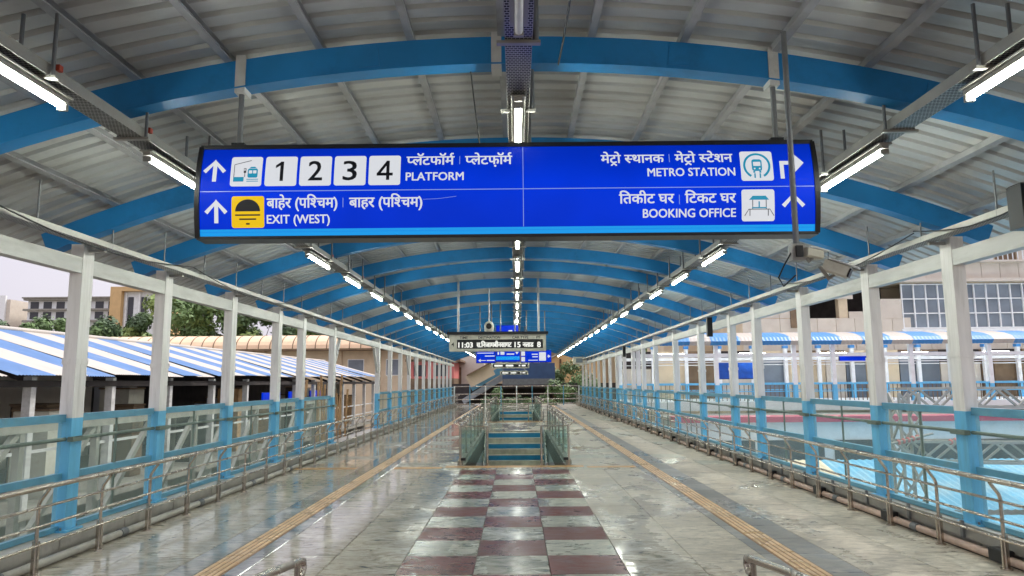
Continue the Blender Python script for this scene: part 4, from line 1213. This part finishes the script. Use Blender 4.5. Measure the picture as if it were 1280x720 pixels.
# far buildings
ab = root('apartment_block', (-73, 130, -7.5), 'grey apartment block with long balconies beyond the trees on the left', 'building')
q = MB(); q.box(-90, -73.3, 130, 142, -7.5, 17.4, M['white']); put('wall', q, ab)
for z in (11.2, 13.3, 15.4, 17.3):
    q = MB(); q.box(-90.4, -73.2, 129.2, 130, z, z + .35, M['concrete']); put('balcony_slab', q, ab)
    for k in range(7):
        q = MB(); q.box(-89.5 + k * 2.4, -88 + k * 2.4, 129.93, 129.99, z - 1.5, z - .2, M['win2']); put('window', q, ab)
q = MB(); q.box(-90.6, -73.1, 129, 142, 17.66, 17.9, M['concrete']); put('roof', q, ab)
ob = root('tower_block', (-70, 128, -7.5), 'ochre stair tower with two tall window slots beside the apartment block', 'building')
q = MB(); q.box(-73.2, -71.2, 127, 137, -7.5, 18.6, M['orangewall']); q.box(-64.5, -62, 127, 137, -7.5, 18.6, M['orangewall']); q.box(-73.2, -62, 127, 137, 18.6, 19.4, M['orangewall']); q.box(-71.2, -64.5, 128, 137, -7.5, 18.6, M['white']); put('wall', q, ob)
for k in range(2):
    q = MB(); q.box(-70.4 + k * 2.4, -69.4 + k * 2.4, 127.92, 127.99, 12.5, 17.6, M['win2']); put('window', q, ob)
    q = MB(); q.box(-70.8 + k * 2.4, -70.5 + k * 2.4, 127.7, 127.99, 11, 18.4, M['white']); put('fin', q, ob)
cb_ = root('cream_block', (-98, 130, -7.5), 'pale cream block at the left edge beyond the trees', 'building')
q = MB(); q.box(-112, -93.3, 130, 142, -7.5, 17.6, M['beige']); q.box(-96.5, -94.0, 129.6, 130, -7.5, 18.3, M['white']); put('wall', q, cb_)
for k in range(3):
    for z in (11.5, 14.5):
        q = MB(); q.box(-103 + k * 2.6, -101.8 + k * 2.6, 129.94, 129.99, z, z + 1.4, M['win']); put('window', q, cb_)

# ================================================================== RIGHT BACKGROUND
BY = 40
rb = root('cladded_building', (25, BY, -7.5), 'big beige tiled building with glazed upper storey right of the walkway', 'building')
PW, PH = 1.05, 1.05
X0b, X1b = 12.7, 46
# zones kept free of cladding: (x0, x1, z0, z1)
free = [(21.7, 46, 4.5, 7.05), (15.6, 21.65, 5.15, 6.4), (18.6, 21.65, 6.3, 7.05), (24.8, 28.6, 8.3, 9.5)]
q = MB()
q.box(X0b, X1b, BY + 2.2, BY + 14, -7.5, 14.4, M['beigewall'])
q.box(X0b + .01, 21.6, BY + .05, BY + 2.2, -7.5, 5.1, M['beigewall']); q.box(X0b + .01, 21.6, BY + .05, BY + 2.2, 7.1, 14.3, M['beigewall'])
q.box(21.61, 46, BY + .05, BY + 2.19, -7.5, 4.5, M['beigewall']); q.box(21.61, 46, BY + .05, BY + 2.19, 7.08, 14.3, M['beigewall'])
put('wall_core', q, rb)
pm_ = MB(); pm_.add([(.012, 0, .012), (PW - .012, 0, .012), (PW - .012, 0, PH - .012), (.012, 0, PH - .012), (0.02, .05, .02), (PW - .02, .05, .02), (PW - .02, .05, PH - .02), (.02, .05, PH - .02)],
                    [(0, 1, 2, 3), (0, 4, 5, 1), (1, 5, 6, 2), (2, 6, 7, 3), (3, 7, 4, 0)], M['beige'])
pm_ = pm_.mesh('cladding_panel'); cnt = 0
z = 2.0
while z < 10.8:
    x = X0b
    while x < 34.6:
        cx, cz = x + PW / 2, z + PH / 2
        if not any(a < cx < c and e < cz < f_ for a, c, e, f_ in free) and cnt < 295:
            inst('cladding_panel', pm_, rb, (x - 25, random.uniform(-.003, .003), z + 7.5)); cnt += 1
        x += PW
    z += PH
q = MB(); q.box(X0b, X1b, BY - .35, BY + .04, 7.12, 7.3, M['beige']); q.box(21.6, X1b, BY - .1, BY + .04, 4.3, 4.5, M['white']); put('ledge', q, rb)
fm = MB()
gx = 21.75
gw = MB().box(.03, .65, 0, .02, .03, .79, M['win']).mesh('window_pane')
i = 0
while gx < 38:
    for k in range(3): inst('window_pane', gw, rb, (gx - 25, .09, 4.55 + 7.5 + k * .82))
    fm.box(gx - .03, gx + .03, BY - .0, BY + .1, 4.52, 7.05, M['white']); gx += .68
for k in range(4): fm.box(21.7, 38, BY - .005, BY + .09, 4.52 + k * .82, 4.58 + k * .82, M['white'])
put('window_frame', fm, rb)
# dark open balcony beside the glazing
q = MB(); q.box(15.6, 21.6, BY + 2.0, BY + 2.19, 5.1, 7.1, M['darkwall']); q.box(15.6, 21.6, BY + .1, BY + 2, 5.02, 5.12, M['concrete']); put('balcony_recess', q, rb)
q = MB(); q.box(12.72, 15.6, BY + .1, BY + .3, 5.1, 7.1, M['orangewall']); q.box(15.4, 16.0, BY - .1, BY + .3, 4.6, 7.1, M['brown']); q.box(18.2, 18.7, BY + .1, BY + .5, 5.1, 7.1, M['beigewall']); put('pillar', q, rb)
q = MB(); q.box(18.72, 21.68, BY - .02, BY + .08, 5.1, 5.5, M['beige']); q.box(20.4, 21.68, BY - .03, BY + .07, 5.5, 6.2, M['beige']); put('parapet', q, rb)
q = MB()
for k in range(14): q.box(24.9 + k * .28, 24.94 + k * .28, BY - .3, BY - .26, 8.32, 9.2, M['white'])
q.box(24.8, 28.7, BY - .32, BY - .24, 9.2, 9.27, M['white']); q.box(24.8, 28.7, BY - .4, BY + 1, 8.22, 8.32, M['beige'])
put('balcony_railing', q, rb)
q = MB(); q.box(27.2, 28.4, BY + .03, BY + .045, 8.33, 10.6, M['brown']); q.box(24.8, 27.1, BY + .03, BY + .048, 8.33, 10.6, M['white']); put('balcony_door', q, rb)
q = MB(); q.box(9.5, 12.6, BY + 6, BY + 12, -7.5, 6.0, M['beigewall']); put('side_wing', q, rb)

# second walkway with striped vault, running across
WY = 33
w2 = root('side_walkway', (18, WY, .55), 'second walkway with blue and white striped vault crossing behind the right posts', 'walkway')
xs = 5.6; k = 0; n = 6
while xs < 46:
    bw = 1.35 if k % 2 else .95
    q = MB(); vs, fs = [], []
    m_ = M['bsheet' if k % 2 else 'wsheet']
    nn = int(bw / .08)
    for i in range(nn + 1):
        for j in range(n + 1):
            a = PI * .62 * j / n - .32
            yy = WY + 2.9 - 3.4 * math.cos(a); zz = 3.3 + (math.sin(a) + .31) * .56
            vs.append((xs + bw * i / nn, yy, zz + (.012 if i % 2 else 0)))
    for i in range(nn):
        for j in range(n):
            a = i * (n + 1) + j; fs.append((a, a + 1, a + n + 2, a + n + 1))
    q.add(vs, fs, m_); put('roof_sheet', q, w2)
    xs += bw; k += 1
wp = MB().box(-.09, .09, -.09, .09, .95, 2.86, M['white']).box(-.09, .09, -.09, .09, .1, .95, M['pblue']).box(-.12, .12, -.14, .14, 2.86, 3.02, M['bsheet']).mesh('post')
xx = 5.6
while xx < 46:
    inst('post', wp, w2, (xx - 18, 0, -.0)); inst('post', wp, w2, (xx - 18, 5.8, 0)); xx += 1.79
for yy, nm in ((WY, 'front'), (WY + 5.8, 'rear')):
    q = MB(); q.box(5.5, 46, yy - .06, yy + .06, 2.78, 2.94, M['white']); put('eave_beam', q, w2)
    q = MB(); q.box(5.5, 46, yy - .04, yy + .04, 1.5, 1.58, M['pblue']); q.box(5.5, 46, yy - .03, yy + .03, 1.18, 1.22, M['pblue']); put('rail', q, w2)
    q = MB(); q.box(5.5, 46, yy - .03, yy + .03, 2.52, 2.56, M['white']); put('tie_rail', q, w2)
q = MB()
for i in range(200): q.box(5.6 + i * .2, 5.62 + i * .2, WY - .02, WY + .02, .78, 1.5, M['brown'])
put('balusters', q, w2, 'stuff')
q = MB(); q.box(5.2, 46, WY - .3, WY + 6.2, .35, .74, M['white']); put('deck', q, w2)
random.seed(17); xx = 5.4
while xx < 46:
    w = random.choice((.7, 1.1, 1.6, 2.2)); m_ = M[random.choice(('brown', 'beigewall', 'beigewall', 'brown', 'darkwall', 'win', 'beige'))]
    q = MB(); z1_ = random.uniform(2.0, 3.2); q.box(xx, xx + w - .06, WY + 6.0, WY + 6.1, .75, z1_, m_); put('rear_screen', q, w2)
    q = MB(); q.box(xx, xx + w - .06, WY + 6.02, WY + 6.12, z1_ + .01, 3.3, M[random.choice(('brown', 'darkwall', 'beigewall'))]); put('rear_screen', q, w2)
    xx += w
for xx in range(7, 45, 4):
    q = MB(); q.tube([(xx, WY + 2.4, 3.0), (xx + 1.3, WY + 2.4, 3.0)], .04, M['tube'], 6); put('roof_lamp', q, w2)
for k, (x, c) in enumerate(((10.0, 'tarp'), (16.0, 'eblue'))):
    r = root('shop_sign', (x, WY + 2.6, 2.2), ['plain blue board under the striped side walkway, nearer the posts', 'dark blue hanging sign under the striped side walkway'][k], 'sign')
    z0, z1 = ((1.8, 2.6), (2.62, 2.95))[k]
    q = MB(); q.box(x, x + 1.7, WY + 2.5, WY + 2.52, z0, z1, M[c]); put('lit_face', q, r)
    q = MB(); q.box(x - .03, x + 1.73, WY + 2.521, WY + 2.6, z0 - .03, z1 + .03, M['blackm']); put('casing', q, r)
for k in range(9):
    xx = 7 + k * 3.8
    for q_ in (0, 1):
        pass
# hall below the side walkway: crimson roof and white wall
hl = root('platform_hall', (24, 27.6, -7.5), 'low hall with crimson roof edge below the side walkway', 'building')
q = MB(); q.box(6.2, 50, 27.6, 32.2, -7.5, .12, M['white']); put('wall', q, hl)
q = MB(); q.box(6.0, 50, 27.3, 28.6, .13, .34, M['pinkroof']); q.box(6.0, 50, 28.61, 32.4, .13, .25, M['concrete']); put('roof', q, hl)
for k in range(16):
    q = MB(); q.box(6.8 + k * 2.6, 9 + k * 2.6, 27.53, 27.59, -2.6, -.55, M['win2']); put('window', q, hl)
# platform shelter roofs below on the right
def shelter(y0, y1, x0, x1, z, label, seed):
    random.seed(seed)
    r = root('platform_shelter', ((x0 + x1) / 2, (y0 + y1) / 2, -6.5), label, 'platform shelter', 'platform shelters below the walkway')
    yc = (y0 + y1) / 2
    x = x0; k = 0
    while x < x1:
        w = 2.0
        m_ = M[random.choice(('tsheet', 'tsheet', 'tsheet', 'bsheet', 'csheet'))]
        for (ya, za, yb, zb) in ((y0, z, yc, z + .9), (yc, z + .9, y1, z)):
            vs, fs = [], []
            n = 18
            for i in range(n + 1):
                vs += [(x + w * i / n, ya, za + (.03 if i % 2 else 0)), (x + w * i / n, yb, zb + (.03 if i % 2 else 0))]
                if i: fs.append((2 * i - 2, 2 * i - 1, 2 * i + 1, 2 * i))
            put('roof_sheet', MB().add(vs, fs, m_), r)
        x += w; k += 1
    for x in [x0 + 1 + 5 * i for i in range(int((x1 - x0) / 5))]:
        q = MB(); q.box(x - .12, x + .12, yc - .12, yc + .12, -6.5, z + .85, M['pblue']); put('post', q, r)
    return r
shelter(9.6, 18.0, 5.5, 40, -1.75, 'nearest blue-sheeted platform shelter roof below the right barrier', 4)
shelter(19.2, 26.6, 5.5, 44, -1.7, 'second blue-sheeted platform shelter roof below the right barrier', 9)
shelter(12, 20.5, -40, -18.6, -3.6, 'blue-sheeted platform shelter roof beyond the left shed', 12)
# overhead line lattice gantry
def lattice(name, a, c, w, nseg, label, cat, group=None):
    a, c = Vector(a), Vector(c); d = (c - a); L = d.length; d.normalize()
    u = Vector((0, 0, 1)) if abs(d.z) < .9 else Vector((1, 0, 0)); s_ = d.cross(u).normalized(); u = s_.cross(d)
    r = root(name, tuple(a), label, cat, group)
    cs = [(-1, -1), (1, -1), (1, 1), (-1, 1)]
    for i, j in cs:
        q = MB(); o = s_ * i * w / 2 + u * j * w / 2; q.bar(a + o, c + o, .06, .06, M['latt']); put('chord', q, r)
    for f in range(4):
        i0, j0 = cs[f]; i1, j1 = cs[(f + 1) % 4]
        o0 = s_ * i0 * w / 2 + u * j0 * w / 2; o1 = s_ * i1 * w / 2 + u * j1 * w / 2
        for k in range(nseg):
            q = MB(); t0, t1 = L * k / nseg, L * (k + 1) / nseg
            (p0, p1) = (o0, o1) if k % 2 else (o1, o0)
            q.bar(a + d * t0 + p0, a + d * t1 + p1, .05, .05, M['latt']); put('lacing_bar', q, r)
    return r
lattice('gantry_beam', (10.3, 19.3, 1.2), (26, 20.6, 1.2), .5, 26, 'horizontal lattice gantry beam of the overhead line at the right', 'gantry')
lattice('gantry_mast', (10.0, 18.7, -7.5), (10.0, 18.7, 1.35), .5, 14, 'upright lattice mast carrying the gantry beam behind the right posts', 'mast')
lattice('gantry_beam', (9.5, 18.6, -.1), (24, 17.6, -.3), .5, 24, 'lower tilted lattice beam seen through the right glass', 'gantry')
for n_, (y, z) in enumerate(((18.45, -1.6), (27.0, -1.6))):
    pts = [(-60 + 4 * i, y, z - .35 * math.sin(PI * ((i % 8) / 8))) for i in range(31)]
    tag(put('overhead_wire', MB().tube(pts, .012, M['black'], 4)), '%s overhead wire crossing below the walkway rails' % ORD[n_], 'wire', 'overhead wires')
random.seed(21)
for n_, x in enumerate((9.9, 11.2)):
    r = root('wire_insulator', (x, 18.3, .1), ['brown ribbed insulator arm on the mast', 'second brown ribbed insulator arm right of the mast'][n_], 'insulator')
    q = MB(); q.tube([(x - .5, 18.3, .1), (x + .5, 18.2, .35)], .03, M['latt'], 6); put('arm', q, r)
    q = MB()
    for k in range(5): q.tube([(x - .35 + k * .12, 18.28, .13 + k * .03), (x - .31 + k * .12, 18.28, .14 + k * .03)], .07, M['pinkwall'], 8)
    put('discs', q, r)

# ================================================================== BEYOND THE END OF THE WALKWAY
es = root('covered_stairs', (-2, 60, -7.5), 'covered grey stairs with tilted beige roof panel rising beyond the end railing', 'stairs')
q = MB(); q.bar((-4.6, 62, .1), (-.2, 62, 2.75), 1.6, .45, M['panelgrey']); put('stair_flight', q, es)
q = MB(); q.bar((-3.9, 60.9, 1.25), (-.7, 60.9, 3.1), .1, .6, M['rblue']); put('side_screen', q, es)
q = MB(); q.bar((-4.1, 59.5, 2.3), (-2.1, 59.5, 3.35), 1.4, .08, M['brown']); put('stair_roof', q, es)
q = MB(); q.bar((-4.0, 59.4, 1.75), (-2.0, 59.4, 2.8), .12, 1.0, M['beigewall']); put('roof_panel', q, es)
q = MB(); q.box(-1.2, 3.2, 60, 66, 2.0, 3.3, M['dusk']); q.box(-1.2, 3.2, 59.9, 59.99, 1.5, 2.0, M['rod']); q.box(-1.4, 5, 59.8, 66, 1.2, 1.499, M['darkwall']); q.box(-7, 9, 63, 63.2, -4, 1.6, M['darkwall']); put('landing_cabin', q, es)  # last box: dark sheet added behind the trees to darken the gap
for x in (-6, -3, 0, 3.2, 4.6):
    q = MB(); q.box(x - .15, x + .15, 61, 61.3, -7.5, 1.0 if x > -1 else -.3, M['rust']); put('column', q, es)
yb = root('gabled_house', (4.5, 72, -7.5), 'yellow gabled house beyond the right end of the walkway', 'house')
q = MB(); q.box(3.2, 8.5, 72, 78, -7.5, 3.9, M['orangewall'])
q.add([(3.2, 72, 3.9), (8.5, 72, 3.9), (5.6, 72, 5.2), (3.2, 78, 3.9), (8.5, 78, 3.9), (5.6, 78, 5.2)], [(0, 1, 2), (5, 4, 3), (0, 2, 5, 3), (1, 4, 5, 2)], M['orangewall']); put('wall', q, yb)
q = MB(); q.bar((2.9, 75, 3.85), (5.62, 75, 5.3), 6.6, .12, M['wsheet'], (0, 0, 1)); q.bar((8.9, 75, 3.85), (5.58, 75, 5.3), 6.6, .12, M['wsheet'], (0, 0, 1)); put('roof', q, yb)
q = MB(); q.box(4.3, 4.5, 71.9, 71.99, -1, 4, M['rust']); put('post', q, yb)
cg = root('gabled_house', (-4.6, 70, -7.5), 'cream gabled house end behind the left part of the train indicator', 'house')
q = MB(); q.box(-7.5, -3.2, 70, 73.5, -7.5, 4.0, M['beige']); q.add([(-7.5, 70, 4.0), (-3.2, 70, 4.0), (-4.6, 70, 5.0), (-7.5, 73.5, 4), (-3.2, 73.5, 4), (-4.6, 73.5, 5.0)], [(0, 1, 2), (5, 4, 3), (0, 2, 5, 3), (1, 4, 5, 2)], M['beige']); put('wall', q, cg)
q = MB(); q.box(-7.4, -5.4, 69.9, 69.98, 1.0, 3.2, M['brown']); put('shutter', q, cg)
pq = root('parked_screen', (-4.6, 57.4, -7.5), 'stack of dark machinery and panels under the far stairs', 'machinery')
q = MB()
for k in range(14):
    x = -5 + k * .8; h = random.uniform(.3, 1.1); q.bbox(x, x + .62, 57, 57.6, -2.5, -1 + h, M[random.choice(('darkwall', 'brown', 'darkwall', 'panelgrey'))], .03)
put('machine_units', q, pq, 'stuff')

# ================================================================== TREES
def tree(x, y, z0, h, rx, leaf, seed, label, group='trees beyond the station', nleaf=2600, ls=.34, bare=.35):
    rnd = random.Random(seed)
    r = root('tree', (x, y, z0), label, 'tree', group)
    tr_ = MB(); th = h * bare
    tr_.tube([(x, y, z0), (x + .15, y, z0 + th * .5), (x - .1, y + .1, z0 + th), (x, y, z0 + h * .75)], [.32, .26, .2, .06], M['trunk'], 8)
    tips = []
    for k in range(9):
        a = rnd.uniform(0, 2 * PI); s0 = z0 + th * rnd.uniform(.7, 1.3)
        e = (x + math.cos(a) * rx * .7 * rnd.uniform(.5, 1), y + math.sin(a) * rx * .7 * rnd.uniform(.5, 1), z0 + h * rnd.uniform(.5, .9))
        tr_.tube([(x, y, s0), ((x + e[0]) / 2, (y + e[1]) / 2, (s0 + e[2]) / 2 + .3), e], [.12, .08, .03], M['trunk'], 5); tips.append(e)
    put('trunk', tr_, r)
    cr = MB(); V, Fc, mi = [], [], []
    mats = leaf; clumps = []
    for k in range(34):
        while True:
            p = Vector((rnd.uniform(-1, 1), rnd.uniform(-1, 1), rnd.uniform(-1, 1)))
            if .35 < p.length < 1: break
        clumps.append((Vector((x + p.x * rx, y + p.y * rx, z0 + h * .66 + p.z * h * .33)), rx * rnd.uniform(.22, .42), rnd.choice(mats)))
    per = nleaf // len(clumps)
    for c, rad, m in clumps:
        vs, fs = [], []
        for q_ in range(per):
            d = Vector((rnd.gauss(0, 1), rnd.gauss(0, 1), rnd.gauss(0, .8)))
            d = d.normalized() * rad * rnd.uniform(.45, 1.05); p = c + d
            n_ = (d.normalized() + Vector((rnd.uniform(-.8, .8), rnd.uniform(-.8, .8), rnd.uniform(-.3, 1)))).normalized()
            t = n_.orthogonal().normalized(); t = Matrix.Rotation(rnd.uniform(0, 6.3), 3, n_) @ t; b_ = n_.cross(t)
            s_ = ls * rnd.uniform(.6, 1.3); i = len(vs)
            vs += [p - t * s_, p + b_ * s_ * .45, p + t * s_, p - b_ * s_ * .45]; fs.append((i, i + 1, i + 2, i + 3))
        cr.add(vs, fs, M[m])
    put('crown', cr, r)
TREES = [(-76, 100, 18.5, 5.2, ('leafa', 'leafc', 'leafc')), (-70, 104, 18.5, 4.4, ('leafa', 'leafa', 'leafc')), (-64, 102, 19, 4.6, ('leafc', 'leafa')), (-57, 98, 18.2, 4.6, ('leafa', 'leafc', 'leafb')),
         (-50, 96, 18.6, 4.6, ('leafa', 'leafc', 'leafb')), (-44, 94, 23, 5.6, ('leafb', 'leafa')), (-37, 98, 23, 5.4, ('leafa', 'leafb', 'leafc')), (-30, 100, 22.5, 5.2, ('leafa', 'leafc', 'leafb')),
         (-23, 98, 21.5, 5, ('leafb', 'leafa')), (-15, 100, 19, 5, ('leafa', 'leafc'))]
TL = ['at the far left edge', 'second from the left edge', 'left of the first post', 'just right of the first left post', 'in front of the apartment block', 'pale and yellowish, right of the ochre tower',
      'between the second and third left posts', 'right of the third left post', 'behind the fourth left post', 'over the far end of the peach roof']
for k, (x, y, h, r_, lf) in enumerate(TREES):
    tree(x, y, -7.5, h, r_, lf, 40 + k, 'leafy green tree behind the left sheds, ' + TL[k], nleaf=15000, ls=.33)
tree(15, 74, -7.5, 15.5, 4, ('leafa', 'leafb'), 71, 'green tree showing between the far right posts and the beige building')
for k, (x, y, h, r_) in enumerate(((-1.4, 57.8, 9.0, 1.9), (1.1, 58.0, 8.9, 1.8), (3.2, 57.6, 9.2, 1.9), (5.0, 66, 11.0, 2.6), (6.0, 60, 9.6, 2.0))):
    tree(x, y, -7.5, h, r_, ('leafa', 'leafa', 'leafc'), 80 + k, 'bushy green tree behind the end railing, ' + ['left of centre', 'at the centre', 'right of centre', 'tallest, below the yellow house', 'at the right post'][k], 'trees behind the end railing', nleaf=5200, ls=.16, bare=.5)

# ================================================================== SMALL THINGS
for n_, (x, y0_, y1_, z) in enumerate(((-4.42, 5.4, 9.6, 3.3), (-4.42, 9.6, 14.25, 3.3), (4.4, 5.4, 7.75, 3.32), (4.4, 7.75, 11.9, 3.3), (.35, 2.6, 5.4, 4.2), (-.35, 5.4, 9.6, 4.2))):
    pts = [(x, y0_ + (y1_ - y0_) * t / 10, z - .16 * math.sin(PI * t / 10)) for t in range(11)]
    tag(put('sagging_cable', MB().tube(pts, .008, M['black'], 5)), 'thin black cable sagging ' + ['beside the first left post', 'beside the third left post', 'at the right edge above the first right post', 'beside the second right post', 'right of the middle tray at the top', 'left of the middle tray behind the sign'][n_], 'cable', 'sagging cables')
bm_ = MB()
for i, j in ((-.05, -.13), (.05, -.13), (-.05, .13), (.05, .13)): bm_.tube([(i, j, .205), (i, j, .235)], .012, M['rod'], 6)
bmm = bm_.mesh('base_bolts')
for s, L in ((-1, POST_L), (1, POST_R)):
    for y in L[:10]: inst('base_bolts', bmm, can, (s * 4.8, y, 0), kind='stuff')
# rail clamps on the posts
cm_ = MB().bbox(-.03, .03, -.13, .13, 0, .05, M['rgreen'], .006).mesh('rail_clamp')
for s, L in ((-1, POST_L), (1, POST_R)):
    for y in L[:12]:
        inst('rail_clamp', cm_, can, (s * 4.715, y, 1.115))
